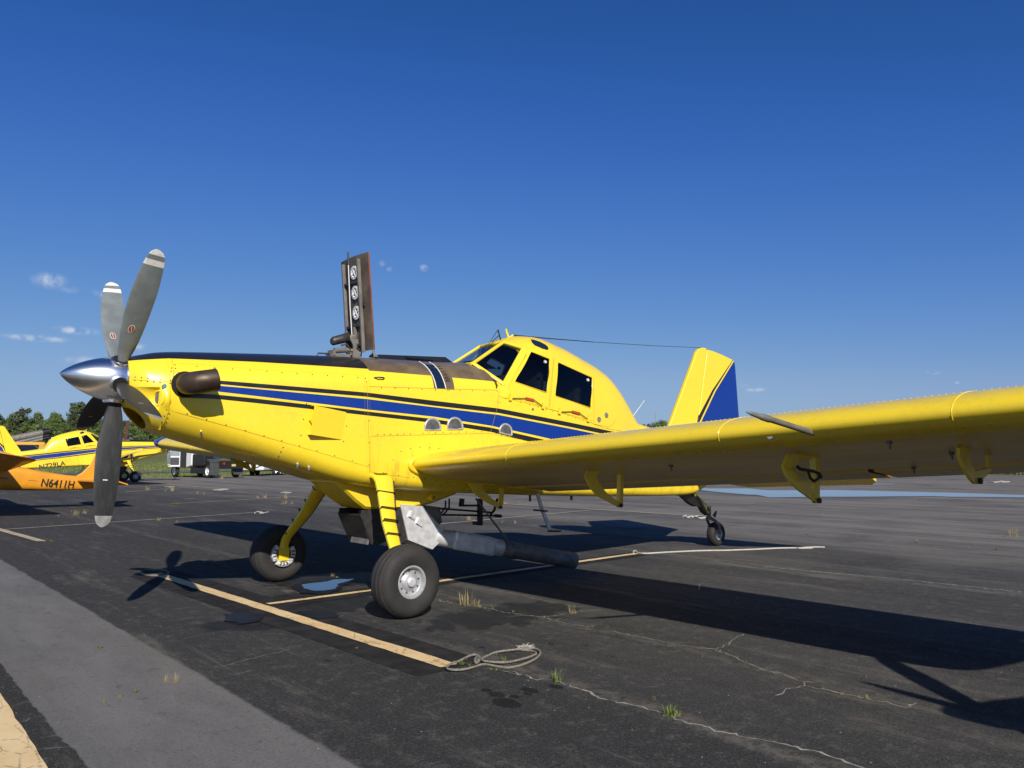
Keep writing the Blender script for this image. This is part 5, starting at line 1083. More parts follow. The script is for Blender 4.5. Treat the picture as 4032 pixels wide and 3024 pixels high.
# ------------------------------------------------------------------ orange airplane, tail towards the camera side
OR = (0.72, 0.30, 0.018)
M['orange'] = simple('orange_paint', OR, .38, 0, .5, .25, .10, 2.5)
M['redbrown'] = simple('brown_pinstripe', (0.10, 0.02, 0.012), .5)
def build_orange(root):
    zt = lerp_tab([(-2.75, 2.17), (-2.3, 2.22), (-1.2, 2.12), (-.2, 1.80), (.5, 1.54), (1.03, 1.42), (2.91, 1.04), (3.9, .96)]); zb = lerp_tab([(-2.75, 1.88), (-2.3, 1.74), (-1.2, 1.22), (0, .80), (1.03, .63), (2.91, .575), (3.9, .66)])
    hw = lerp_tab([(-2.75, .18), (-2.2, .27), (0, .42), (1.03, .40), (2.91, .19), (3.9, .04)])
    m = MB(); G = []
    for x in np.linspace(-2.75, 3.9, 40):
        t_, b_, h = zt(x), zb(x), hw(x); c = (t_+b_)/2; r = (t_-b_)/2; row = []
        for k in range(28):
            an = 2*math.pi*k/28; cx, sx_ = math.cos(an), math.sin(an); p_ = .55
            row.append((x, h*math.copysign(abs(cx)**p_, cx), c+r*math.copysign(abs(sx_)**p_, sx_)))
        G.append(row)
    m.grid(G, close_v=True); m.add(G[0], [tuple(range(28))]); m.add(G[-1], [tuple(range(28))]); m.build('fuselage', M['orange'], root, smooth=40)
    for sg in (-1, 1):
        ax, au, al = naca(18, .03, .4, .13); G = []
        for i, s in enumerate(np.linspace(0, 1, 12)):
            y = .30+5.3*s; sc_ = 1.0 if s < .95 else .93; x0 = -.92; zz_ = 1.60+.068*y; inc = .20
            def w(xc, zc): return (x0+1.9*sc_*(xc*math.cos(inc)+zc*math.sin(inc))+.0, sg*y, zz_+1.9*sc_*(-xc*math.sin(inc)+zc*math.cos(inc)))
            tk = 1.0 if s < .85 else (.6 if s < .95 else .18)
            G.append([w(ax[j], au[j]*tk) for j in reversed(range(18))]+[w(ax[j], al[j]*tk) for j in range(1, 17)])
        m = MB(); m.grid(G, close_v=True); m.add(G[-1], [tuple(range(34))]); m.build('wing', M['orange'], root, smooth=40)
        m = MB(); P = [(2.92, .1), (3.05, 1.85), (3.25, 2.0), (3.72, 2.0), (3.72, .1)]; zs = .885
        m.plate([(x, sg*y, zs-.02*(x-3.3)) for x, y in P], (0, 0, .06)); m.build('horizontal_stabilizer', M['orange'], root, bevel=.015)
        m = MB(); P = [(3.74, .12), (3.74, 1.98), (4.05, 1.95), (4.15, .25)]; m.plate([(x, sg*y, zs-.01-.35*(x-3.74)) for x, y in P], (0, 0, .045)); m.build('elevator', M['orange'], root, bevel=.01)
        m = MB(); m.tube([(-1.1, sg*.35, 1.2), (-1.2, sg*1.05, .45)], [.05, .04], 10); leg = m.build('landing_gear_leg', M['orange'], root, smooth=60)
        wh = empty('main_wheel', parent=root); m = MB(); tyre_prof(m, np.array([-1.2, sg*1.12, .30]), (0, sg, 0), .30, .10, .13); m.build('tyre', M['rubber'], wh, smooth=60)
        m = MB(); m.lathe([(.08, .135), (.085, .12), (.05, .10), (.06, .04), (.06, 0)], (-1.2, sg*1.12, .30), (0, sg, 0), 24, cap=False); m.build('rim', M['rimpaint'], wh, smooth=30)
        m = MB(); m.lathe([(-.16, .02), (-.12, .12), (0, .15), (.10, .13), (.16, .06), (.18, 0)], (-.35, sg*2.3, 1.38), (1, 0, -.1), 16); m.build('spray_pump_pod', M['gunmetal'], root, smooth=60)
    m = MB(); m.plate([(2.90, 0, 1.02), (3.12, 0, 1.16), (3.34, 0, 1.42), (3.55, 0, 1.95), (3.66, 0, 2.02), (3.70, 0, 2.02), (3.70, 0, .75), (3.2, 0, .8)], (0, .06, 0)); m.build('fin', M['orange'], root, bevel=.012)
    m = MB(); m.plate([(3.72, 0, 2.04), (3.95, 0, 1.95), (4.10, 0, 1.5), (4.10, 0, .80), (3.90, 0, .62), (3.72, 0, .66)], (0, .05, 0)); m.build('rudder', M['orange'], root, bevel=.012)
    # canopy
    m = MB(); G = []
    for x, h, w_ in ((-1.0, 2.16, .30), (-.75, 2.36, .33), (-.3, 2.48, .35), (.2, 2.40, .33), (.6, 2.08, .26), (.95, 1.52, .10)):
        G.append([(x, w_*math.cos(t_), zt(x)-.15+(h-zt(x)+.15)*math.sin(t_)**.7) for t_ in np.linspace(0, math.pi, 13)])
    m.grid(G); m.build('canopy', M['gauge'], root, smooth=60)
    # nose: ring cowl, spinner and three blades
    m = MB(); m.lathe([(-.05, .19), (.05, .17), (.06, .13)], (-2.78, 0, 2.02), (-1, 0, .12), 28, cap=False); m.build('cowl_ring', M['orange'], root, smooth=50)
    m = MB(); m.lathe([(.0, .18), (.01, 0)], (-2.76, 0, 2.02), (-1, 0, .12), 24); m.build('engine_face', M['dkmetal'], root)
    m = MB(); m.lathe([(.34, .0), (.30, .05), (.18, .13), (.02, .16), (-.02, .16)], (-2.86, 0, 2.03), (-1, 0, .12), 24); m.build('spinner', M['chrome'], root, smooth=40)
    for al0 in (8, 128, 248):
        an = math.radians(al0); rd = np.array([0, math.cos(an), math.sin(an)]); td = np.array([0, math.sin(an), -math.cos(an)]); fwd = np.array([-1, 0, .12]); G = []
        for r, c, be in ((.12, .12, 78), (.3, .20, 74), (.6, .25, 68), (.9, .25, 64), (1.12, .22, 62), (1.22, .15, 60), (1.25, .04, 60)):
            b_ = math.radians(be); ld = math.cos(b_)*td+math.sin(b_)*fwd; n = math.cos(b_)*fwd-math.sin(b_)*td; q = np.array([-2.92, 0, 2.035])+rd*r
            G.append([q+ld*c*.5, q+n*c*.07, q-ld*c*.5, q-n*c*.05])
        m = MB(); m.grid(G, close_v=True); m.add(G[-1], [(0, 1, 2, 3)]); m.build('propeller_blade', M['blade_black'], root, smooth=50)
    m = MB(); m.tube([(3.55, 0, .68), (3.75, 0, .38), (3.82, 0, .16)], .025, 8); ts = m.build('tail_gear_spring', M['dkmetal'], root, smooth=60)
    tw = empty('tail_wheel', parent=root); m = MB(); tyre_prof(m, np.array([3.86, 0, .13]), (0, 1, 0), .13, .04, .055); m.build('tyre', M['rubber'], tw, smooth=60)
    m = MB(); m.lathe([(-.03, .058), (-.02, .03), (-.02, 0)], (3.86, 0, .13), (0, 1, 0), 14, cap=False); m.lathe([(.03, .058), (.02, .03), (.02, 0)], (3.86, 0, .13), (0, 1, 0), 14, cap=False); m.build('rim', M['rimpaint'], tw, smooth=30)
    return root
def orange_y(x, z):
    zt = lerp_tab([(-2.75, 2.17), (-2.3, 2.22), (-1.2, 2.12), (-.2, 1.80), (.5, 1.54), (1.03, 1.42), (2.91, 1.04), (3.9, .96)])(x); zb = lerp_tab([(-2.75, 1.88), (-2.3, 1.74), (-1.2, 1.22), (0, .80), (1.03, .63), (2.91, .575), (3.9, .66)])(x)
    h = lerp_tab([(-2.75, .18), (-2.2, .27), (0, .42), (1.03, .40), (2.91, .19), (3.9, .04)])(x); q = min(1, abs((z-(zt+zb)/2)/((zt-zb)/2)))
    return h*max(0, 1-q**(2/.55))**(.55/2)
OO = (-1.5, 20.75)
orange = empty('orange_airplane', (OO[0], OO[1], 0)); build_orange(orange)
tag(orange, 'orange airplane with registration N6411H, its tail behind the big propeller', 'airplane')
neigh = copy_tree(orange)          # parked beside the wing tip: only its shadow reaches the view
HN = math.atan2(-.67, .74); hubn = (1.2-.67*2.03, -6.6-1.433*2.03)
neigh.rotation_euler = (0, 0, HN); neigh.location = (hubn[0]-(-2.92*math.cos(HN)), hubn[1]-(-2.92*math.sin(HN)), 0)
for ch in neigh.children:
    if ch.name.startswith('wing'): ch.scale = (1, .55, 1)
tag(neigh, 'orange airplane with three blade propeller parked off the tip of the yellow wing', 'airplane')
a = pY(zL8(440, 1003), OO[1]-.40); b = pY(zL8(806, 1030), OO[1]-.27)
text_mesh('registration_lettering', 'N6411H', .335, (a[0]-OO[0], -.425, a[2]), (b[0]-a[0], .10, b[2]-a[2]), (.06, 0, 1), M['text'], orange, shear=.08, sx=float(b[0]-a[0]), skin=lambda x, z: -orange_y(x, .9)-.02)
m = MB(); p0 = pY(zL8(-60, 912), OO[1]-.43); p1 = pY(zL8(420, 952), OO[1]-.40); m.add([(p0[0]-OO[0], -orange_y(p0[0]-OO[0], p0[2])-.01, p0[2]+.016), (p0[0]-OO[0], -orange_y(p0[0]-OO[0], p0[2])-.01, p0[2]-.016), (p1[0]-OO[0], -orange_y(p1[0]-OO[0], p1[2])-.012, p1[2]-.003), (p1[0]-OO[0], -orange_y(p1[0]-OO[0], p1[2])-.012, p1[2]+.003)], [(0, 1, 2, 3)]); m.build('pinstripe', M['redbrown'], orange, fix=False)

# ------------------------------------------------------------------ vehicles
M['truckwhite'] = simple('white_truck_paint', (0.74, 0.74, 0.73), .35, 0, .5, .3, .05)
M['truckblack'] = simple('black_truck_paint', (0.015, 0.016, 0.015), .35, 0, .5, .1, .2)
M['flap'] = simple('mud_flap', (0.055, 0.058, 0.06), .75, var=.2)
M['plate'] = simple('licence_plate', (0.60, 0.42, 0.20), .5); M['tail'] = simple('tail_lamp', (0.45, 0.012, 0.018), .3)
M['trblue'] = simple('blue_hose_box', (0.02, 0.045, 0.14), .5)
def wheel(root, c, ax, R, w, hub, name='wheel'):
    wh = empty(name, parent=root); m = MB(); tyre_prof(m, np.array(c, float), ax, R, w, R*.56); m.build('tyre', M['rubber'], wh, smooth=60)
    m = MB(); m.lathe([(w*.85, R*.58), (w*.8, R*.52), (w*.35, R*.46), (w*.4, R*.2), (w*.75, R*.17), (w*.78, 0)], c, ax, 24, cap=False); m.build('rim', hub, wh, smooth=30)
truck = empty('semi_truck', (17.95, 52.6, 0), math.radians(8))
tag(truck, 'white semi truck tractor with its door open, seen beneath the nose of the yellow airplane', 'truck')
m = MB(); m.box((-.42, 2.6, .85), (.10, 7.2, .24)); m.box((.42, 2.6, .85), (.10, 7.2, .24)); m.box((0, -.9, .85), (.9, .14, .30)); m.build('chassis', M['truckblack'], truck)
m = MB(); m.plate([(0, 2.9, .95), (0, 2.9, 2.95), (0, 4.9, 2.95), (0, 5.35, 1.95), (0, 6.3, 1.75), (0, 6.35, .75), (0, 4.0, .75)], (2.2, 0, 0)); m.build('cab', M['truckwhite'], truck, bevel=.08)
m = MB(); m.box((-1.07, 4.3, 1.55), (.10, 1.05, 1.5)); m.build('door_opening', M['interior'], truck)
m = MB(); m.box((-1.52, 5.0, 1.50), (.90, .08, 1.30), rot=(0, 0, -.35)); dr = m.build('door', M['truckwhite'], truck, bevel=.02)
m = MB(); m.box((-1.50, 4.945, 1.30), (.66, .03, .60), rot=(0, 0, -.35)); m.build('door_trim', M['flap'], dr)
m = MB(); m.box((-1.50, 4.95, 1.93), (.70, .03, .42), rot=(0, 0, -.35)); m.build('door_window', M['glass'], dr)
m = MB(); m.box((-.75, 1.75, 1.40), (.85, 1.9, .95)); m.build('side_tank', M['truckblack'], truck, bevel=.12)
m = MB(); m.box((-.65, 1.9, .55), (.7, 2.8, .45)); m.build('step_box', M['truckblack'], truck, bevel=.05)
m = MB(); m.box((.3, 2.4, 1.75), (1.3, 1.2, .5)); m.build('equipment_box', M['trblue'], truck, bevel=.03)
m = MB(); m.box((.15, -1.0, 1.02), (1.9, .10, .62)); m.build('rear_panel', M['truckblack'], truck)
m = MB(); m.box((.35, -1.07, .98), (.34, .03, .17)); m.build('licence_plate', M['plate'], truck)
for x in (-.45, .95): m = MB(); m.box((x, -1.07, 1.12), (.16, .04, .16)); m.build('tail_lamp', M['tail'], truck)
for x in (-1.0, 1.0): m = MB(); m.box((x, -.66, .86), (.78, .03, 1.22)); m.build('mud_flap', M['flap'], truck); m = MB(); m.box((x, -.35, 1.33), (.62, .75, .05), rot=(.3, 0, 0)); m.build('mud_guard', M['flap'], truck)
for x in (-1.12, 1.12): wheel(truck, (x, 0, .52), (math.copysign(1, x), 0, 0), .52, .16, M['truckwhite']); wheel(truck, (x*.95, 5.7, .52), (math.copysign(1, x), 0, 0), .52, .15, M['truckwhite'])
trailer = empty('enclosed_trailer', (23.6, 57.6, 0), math.radians(-50))
tag(trailer, 'white trailer with paired chrome wheels beside the semi truck', 'trailer')
m = MB(); m.box((0, 0, 1.35), (2.2, 5.2, 1.75)); m.build('body', M['truckwhite'], trailer, bevel=.12)
m = MB(); m.box((0, 0, .46), (2.0, 4.8, .10)); m.tube([(0, 2.5, .45), (0, 4.0, .48)], .06, 8); m.build('frame', M['truckblack'], trailer)
for x in (-1.05, 1.05):
    for y in (-.45, .45): wheel(trailer, (x, y, .36), (math.copysign(1, x), 0, 0), .36, .11, M['chrome'])
    m = MB(); m.box((x, 0, .80), (.14, 2.0, .10)); m.build('fender', M['truckwhite'], trailer, bevel=.04)
# loader truck with grey chutes behind N729LA
LY = 62.0
ld0 = pZ((100, 1873)); loader = empty('loader_truck', (float(pY(zL8(280, 680), LY)[0]), LY, 0))
tag(loader, 'yellow loader truck carrying grey conveyor tubes behind the yellow airplane tail', 'truck')
def lq(uv, dy=0.0): q = pY(uv, LY+dy); return np.array([q[0]-loader.location[0], dy, q[2]])
for k, (a, b, r) in enumerate(((zL8(-60, 533), zL8(462, 428), .27), (zL8(120, 545), zL8(462, 470), .12), (zL8(150, 575), zL8(462, 497), .12))):
    A_, B_ = lq(a, -.3*k), lq(b, -.3*k); m = MB(); m.tube([A_, B_], r, 16); tb_ = m.build('conveyor_tube', M['gunmetal'], loader, smooth=60)
    d = (B_-A_)/np.linalg.norm(B_-A_); m = MB(); m.tube([B_, B_+d*.45], r*1.12, 16); m.build('tube_boot', M['black'], tb_, smooth=60)
m = MB(); m.tube([lq(zL8(520, 470)), lq(zL8(538, 500)), lq(zL8(535, 560)), lq(zL8(532, 640))], .07, 8); m.build('drop_pipe', M['white'], loader, smooth=60)
m = MB(); c = lq(zL8(285, 650)); m.box((c[0], 0, 1.9), (2.3, 2.0, 1.9)); m.build('cab', simple('loader_yellow', (0.62, 0.33, 0.03), .5), loader, bevel=.15)
m = MB(); m.box((c[0]-.1, -1.02, 2.25), (1.5, .06, .75)); m.build('cab_window', M['gauge'], loader)
m = MB(); m.box((c[0]-3.4, 0, 1.1), (5.0, 2.0, .4)); m.bar((c[0]-4.5, -.2, 1.2), lq(zL8(60, 520)), .2, .2); m.bar((c[0]-.2, .6, 1.2), lq(zL8(440, 470)), .14, .14); m.build('bed', M['gunmetal'], loader)
for x in (0, -3.0, -4.4):
    for y in (-.95, .95): wheel(loader, (c[0]+x, y, .5), (0, math.copysign(1, y), 0), .5, .15, M['flap'])

# ------------------------------------------------------------------ ropes
M['rope'] = simple('braided_rope', (0.20, 0.18, 0.142), .9, var=.35, vscale=60, bump=.4); M['ropewhite'] = simple('white_rope', (0.46, 0.435, 0.38), .9, var=.2, vscale=50, bump=.4)
def smooth_path(P, n=6):
    P = [np.array(p, float) for p in P]; out = []
    for i in range(len(P)-1):
        p0, p1, p2, p3 = P[max(0, i-1)], P[i], P[i+1], P[min(len(P)-1, i+2)]
        for k in range(n):
            t_ = k/n; out.append(.5*((2*p1)+(-p0+p2)*t_+(2*p0-5*p1+4*p2-p3)*t_*t_+(-p0+3*p1-3*p2+p3)*t_**3))
    out.append(P[-1]); return out
def rope(px, r, mat, label, zfun=None, group=None, extra=None):
    P = [pZ(q, .5*r) for q in px]; P = smooth_path(P)
    P = [np.array([p[0], p[1], r*.9+(zfun(i/len(P)) if zfun else 0)]) for i, p in enumerate(P)]
    o = MB().tube(P, r, 8).build('tie_down_rope', mat, smooth=60); tag(o, label, 'rope', group); return o
coil = [(530, 862), (462, 905), (440, 935), (480, 955), (600, 953), (720, 922), (845, 882), (1000, 903), (1130, 913), (1280, 880), (1400, 830), (1455, 780), (1442, 742), (1380, 722), (1250, 726), (1000, 750), (900, 780), (830, 812), (765, 862), (745, 840), (775, 802), (820, 840), (850, 862), (1000, 876), (1130, 866), (1300, 820), (1390, 780), (1412, 752), (1345, 728), (1240, 722), (1290, 700)]
rope([zR(*q) for q in coil], .0095, M['rope'], 'weathered rope coiled in loops at the end of the yellow line', lambda t_: .014*(.5+.5*math.sin(t_*19)))
rope([zR(*q) for q in ((530, 862), (600, 838), (690, 800), (755, 790), (800, 812), (765, 850))], .0095, M['rope'], 'short rope end lying across the small weeds inside the coil', lambda t_: .012*math.sin(t_*3.1))
m = MB(); rnd = random.Random(4); c = pZ(zR(1305, 700))
for k in range(60):
    a = rnd.uniform(0, 6.28); l_ = rnd.uniform(.015, .05); e_ = rnd.uniform(.05, .9); q = np.array([c[0]+rnd.uniform(-.05, .05), c[1]+rnd.uniform(-.05, .05), .008]); d = np.array([math.cos(a)*math.cos(e_), math.sin(a)*math.cos(e_), math.sin(e_)])*l_
    m.tube([q, q+d*.6, q+d+np.array([0, 0, -.01])], [.003, .0022, .0012], 3)
tag(m.build('frayed_rope_end', M['ropewhite']), 'frayed pale strands at the far end of the rope coil', 'rope')
rope([zT2(265, 1058), zT2(258, 1035), zT2(285, 1022), zT2(300, 1042), zT2(400, 1052), zT2(600, 1040), zT2(1000, 1022), zT2(1280, 1018), zT2(1600, 1006), zT2(1900, 993), zT2(2212, 992), zG(300, 1521), (zG(440, 1512)), zG(530, 1513)], .0135, M['ropewhite'], 'long white rope stretched across the asphalt from the line end')
cc = [zQ(1225+115*math.cos(t_)*(1-.05*t_/6), 118+20*math.sin(t_)) for t_ in np.linspace(0, 12.2, 34)]
rope(cc, .013, M['rope'], 'rope coiled in the shadow of the propeller', lambda t_: .02*t_)
for k, (px_, lb) in enumerate((([(1590, 1330), (1620, 1312), (1680, 1318), (1650, 1330), (1720, 1325), (1760, 1316), (1690, 1332)], 'pale tie down rope bunched at the end of a far line'), ([(1915, 1075), (1960, 1068), (2045, 1074), (1990, 1080), (1930, 1076)], 'pale rope bundle on the line beyond the far landing gear leg'), ([(480, 1003), (530, 996), (590, 1002), (540, 1008), (500, 1004)], 'pale rope bundle lying beside the parked airplane wheels'), ([(1075, 1040), (1150, 1034), (1270, 1032), (1180, 1043), (1090, 1042)], 'white rope lying on the far side of the apron under the nose'))):
    rope([zE8(*q) for q in px_], .016, M['ropewhite'], lb)
rope([zG4(1690, 730), zG4(1800, 735), zG4(1890, 722), zG4(2000, 728), zG4(1900, 735)], .028, M['ropewhite'], 'pale rope heap far out on the apron beyond the long puddle')
rope([zT2(*q) for q in ((805, 650), (840, 640), (900, 655), (960, 645), (1040, 660), (980, 668), (900, 648), (860, 658), (815, 652))], .022, M['ropewhite'], 'white rope doubled up on the ground just beyond the tail wheel')

# ------------------------------------------------------------------ weeds in the pavement
M['weed'] = simple('weed_green', (0.115, 0.175, 0.030), .8, spec=.2, var=.35, vscale=9); M['straw'] = simple('dry_straw', (0.36, 0.28, 0.135), .9, spec=.15, var=.25, vscale=9); M['weedpale'] = simple('weed_pale', (0.21, 0.22, 0.075), .85, spec=.2, var=.3, vscale=9)
def weed(uv, h, kind='g', n=12, spread=.7, seed=0, label=None, group=None):
    rnd = random.Random(seed); c = pZ(uv); dep = np.dot(c-CAM, CF); H_ = h*dep/FPX; m = MB()
    for k in range(n):
        a = rnd.uniform(0, 6.283); ln_ = H_*rnd.uniform(.45, 1.1); lean = rnd.uniform(.15, 1.3)*spread; w_ = max(.0035, H_*.045)*rnd.uniform(.7, 1.3)*(.6 if kind == 's' else 1)
        w_ = max(w_, dep*.00035)
        d = np.array([math.cos(a), math.sin(a), 0]); s_ = np.array([-d[1], d[0], 0]); b0 = c+d*rnd.uniform(0, .35)*H_+s_*rnd.uniform(-.25, .25)*H_
        P = [b0+np.array([0, 0, -.003]), b0+d*lean*ln_*.35+np.array([0, 0, ln_*.55]), b0+d*lean*ln_*.95+np.array([0, 0, ln_*(.95-.45*lean)])]
        m.add([P[0]-s_*w_/2, P[0]+s_*w_/2, P[1]+s_*w_*.45, P[1]-s_*w_*.45, P[2]], [(0, 1, 2, 3), (3, 2, 4)], 0 if rnd.random() < .75 else 1)
    mats = {'g': [M['weed'], M['weedpale']], 's': [M['straw'], M['weedpale']], 'p': [M['weedpale'], M['straw']]}[kind]
    # own origin at the root
    for i, v in enumerate(m.v): m.v[i] = (v[0]-c[0], v[1]-c[1], v[2])
    o = m.build({'g': 'grass_tuft', 's': 'dry_grass_tuft', 'p': 'weed_tuft'}[kind], mats, fix=False); o.location = (c[0], c[1], 0)
    dl = {'g': ('small green grass tuft growing from a crack in the asphalt', 'green tufts in the pavement'), 's': ('dry straw coloured grass stalks standing in the asphalt', 'dry tufts in the pavement'), 'p': ('pale yellowish weed growing along a line in the pavement', 'pale weeds in the pavement')}[kind]
    tag(o, label or dl[0], 'weed', None if label else dl[1])
sd_ = 100
WEEDS = [(zR(1630, 1062), 62, 'g', 16, .55, 'large green grass clump by the oil spots near the rope coil'), (zR(655, 228), 75, 's', 12, .35, 'tall dry grass stalks beside the near wheel'), (zR(760, 240), 45, 's', 8, .5, None), (zR(365, 188), 12, 'p', 10, 1, None), (zR(450, 193), 8, 'p', 8, 1, None), (zR(600, 222), 14, 'p', 12, 1, None), (zR(690, 235), 14, 'p', 12, 1, None), (zR(800, 255), 16, 'p', 10, 1, None), (zR(855, 268), 12, 's', 10, 1, None),
    (zR(940, 268), 12, 'p', 8, .8, None), (zR(1160, 305), 9, 'p', 8, 1, None), (zR(1245, 335), 9, 'g', 8, 1, None), (zR(1800, 318), 46, 's', 8, .3, None), (zR(1505, 362), 10, 'p', 7, .7, None), (zR(2030, 462), 10, 'p', 6, .7, None), (zR(1900, 303), 7, 'p', 6, 1, None),
    (zR(600, 880), 22, 'g', 16, 1, 'low green weeds inside the small loop of the rope'), (zR(680, 885), 18, 'g', 12, 1, None), (zR(1060, 838), 30, 'g', 14, .7, 'green tuft in the middle of the rope coil'), (zR(790, 800), 14, 'g', 9, .8, None), (zR(920, 935), 12, 'g', 14, 1, None), (zR(1060, 918), 10, 'p', 12, 1, None), (zR(980, 935), 8, 'p', 12, 1, None), (zR(650, 825), 8, 'p', 10, 1, None), (zR(985, 770), 8, 'p', 10, 1, None),
    (zW(325, 705), 62, 'g', 18, .7, 'green weed with long runners on the wide sandy crack'), (zW(365, 705), 26, 'p', 10, 1.2, None), (zW(240, 622), 26, 's', 5, .3, None), (zW(590, 360), 14, 'p', 7, .9, None), (zW(685, 398), 14, 'p', 5, .5, None), (zW(728, 415), 8, 'p', 5, .8, None), (zW(938, 490), 10, 's', 7, .8, None), (zW(1132, 556), 20, 'g', 8, .8, None), (zW(1240, 590), 14, 's', 20, 1.4, 'clump of dry grass litter lying in the crack'), (zW(1330, 600), 12, 'p', 4, .4, None), (zW(1380, 615), 22, 'p', 9, .5, None),
    (zQ(795, 710), 18, 'g', 14, 1.1, None), (zQ(970, 783), 9, 'p', 8, 1.2, None), (zQ(1385, 975), 50, 's', 9, .35, None), (zQ(1325, 978), 40, 's', 6, .3, None), (zQ(1070, 1060), 20, 'g', 10, 1, None), (zQ(940, 1100), 24, 's', 7, .6, None), (zQ(825, 1140), 20, 'p', 6, .6, None), (zQ(215, 1520), 20, 'g', 12, 1.1, 'green weed growing through the faded yellow stripe'), (zQ(25, 1568), 16, 'g', 12, 1.2, None),
    (zE8(560, 1055), 28, 's', 14, .6, None), (zE8(480, 1060), 12, 'p', 10, 1, None), (zE8(255, 1045), 22, 's', 9, .6, None), (zE8(400, 1420), 18, 'p', 8, .5, None), (zE8(1975, 1145), 24, 's', 9, .5, None), (zE8(1965, 1215), 22, 's', 12, .7, None), (zE8(620, 1225), 14, 'g', 20, 1.4, None), (zE8(560, 1222), 10, 'g', 16, 1.4, None), (zE8(870, 1090), 12, 's', 8, .8, None), (zE8(960, 1093), 10, 's', 6, .8, None), (zE8(1180, 905), 20, 's', 12, .8, None), (zE8(1710, 1140), 16, 's', 7, .6, None), (zE8(1630, 1138), 12, 's', 6, .6, None), (zE8(1900, 1140), 9, 'p', 6, .8, None), (zE8(620, 1445), 14, 'p', 10, 1, None),
    (zT2(1410, 808), 7, 'p', 7, 1, None), (zT2(2155, 845), 9, 'p', 9, 1, None), (zT2(330, 1062), 14, 'g', 12, 1, None), (zT2(180, 1055), 9, 'g', 9, 1, None), (zT2(1930, 1200), 9, 'g', 10, 1.2, None), (zT2(375, 1040), 8, 'g', 8, 1, None),
    (zG(2130, 1420), 48, 's', 14, .5, None), (zG(2040, 1425), 12, 'p', 16, 1.4, None), (zG(1320, 1480), 24, 's', 7, .4, None), (zG(1460, 1515), 7, 'p', 7, 1, None), (zG(1980, 1532), 16, 'g', 10, .9, None), (zG(385, 1405), 8, 'g', 9, 1.1, None), (zG(1792, 1490), 24, 's', 3, .2, None), (zG(850, 1310), 14, 's', 3, .2, None), (zG(1740, 1518), 6, 'p', 9, 1.2, None), (zG(1820, 1650), 9, 'p', 8, 1, None),
    (zL8(820, 1325), 32, 's', 12, .6, None), (zL8(920, 1310), 30, 's', 7, .6, None), (zL8(635, 1335), 10, 's', 8, 1, None), (zL8(560, 1612), 14, 'g', 16, 1.2, None), (zL8(480, 1615), 10, 'p', 12, 1.2, None), (zL8(1730, 1380), 16, 'p', 8, .6, None),
    (zE(500, 250), 24, 's', 9, .5, None), (zE(470, 300), 18, 's', 14, 1, None), (zE(540, 300), 22, 's', 6, .6, None), (zE(315, 245), 18, 's', 9, .7, None), (zE(255, 243), 11, 's', 7, .9, None), (zE(1010, 338), 18, 's', 12, .9, None), (zE(1130, 350), 15, 's', 9, .8, None), (zE(905, 925), 22, 's', 10, .7, None), (zE(945, 938), 9, 'p', 8, 1, None), (zE(1210, 990), 10, 'g', 10, 1, None), (zE(760, 270), 14, 'g', 9, .9, None), (zE(960, 283), 8, 'g', 22, 1.5, None), (zE(1115, 1560), 14, 'g', 11, 1, 'small green weed beside the broad yellow line'),
    (zF(260, 785), 20, 's', 10, .6, None), (zF(330, 800), 18, 'g', 9, .7, None), (zF(400, 825), 26, 's', 14, .7, None), (zF(450, 825), 18, 's', 8, .7, None), (zF(760, 850), 14, 'g', 12, 1, None), (zF(905, 862), 20, 's', 9, .7, None), (zF(800, 650), 16, 's', 10, 1, None), (zF(960, 640), 12, 's', 7, .8, None)]
for (uv, h, kd, n_, sp_, lb) in WEEDS:
    n_ = int(n_*1.8)
    sd_ += 1; zs_ = 2.765 if True else 1
    weed(uv, h, kd, n_, sp_, sd_, lb)

# ------------------------------------------------------------------ trees
def mk_leaf(name, c1, c2, c3):
    t = NT(name); oi = t.n.new('ShaderNodeObjectInfo'); n = t.noise(.55, 4); n2 = t.noise(3.5, 3)
    c = t.mix(t.ramp(n, .35, .65), c1, c2); c = t.mix(t.math('MULTIPLY', t.ramp(n2, .5, .7), .6), c, c3)
    hs = t.n.new('ShaderNodeHueSaturation'); t.l.new(c, hs.inputs['Color']); t.val(hs.inputs['Value'], t.ramp(oi.outputs['Random'], 0, 1, .72, 1.25, False)); t.val(hs.inputs['Hue'], t.ramp(oi.outputs['Random'], 0, 1, .487, .513, False))
    return t.set(hs.outputs[0], .8, 0, .2)
M['leaf'] = mk_leaf('broadleaf_foliage', (0.068, 0.105, 0.028), (0.120, 0.170, 0.045), (0.180, 0.220, 0.070)); M['needle'] = mk_leaf('pine_foliage', (0.052, 0.072, 0.032), (0.078, 0.100, 0.042), (0.115, 0.130, 0.060)); M['bark'] = simple('bark', (0.13, 0.095, 0.07), .9, var=.3)
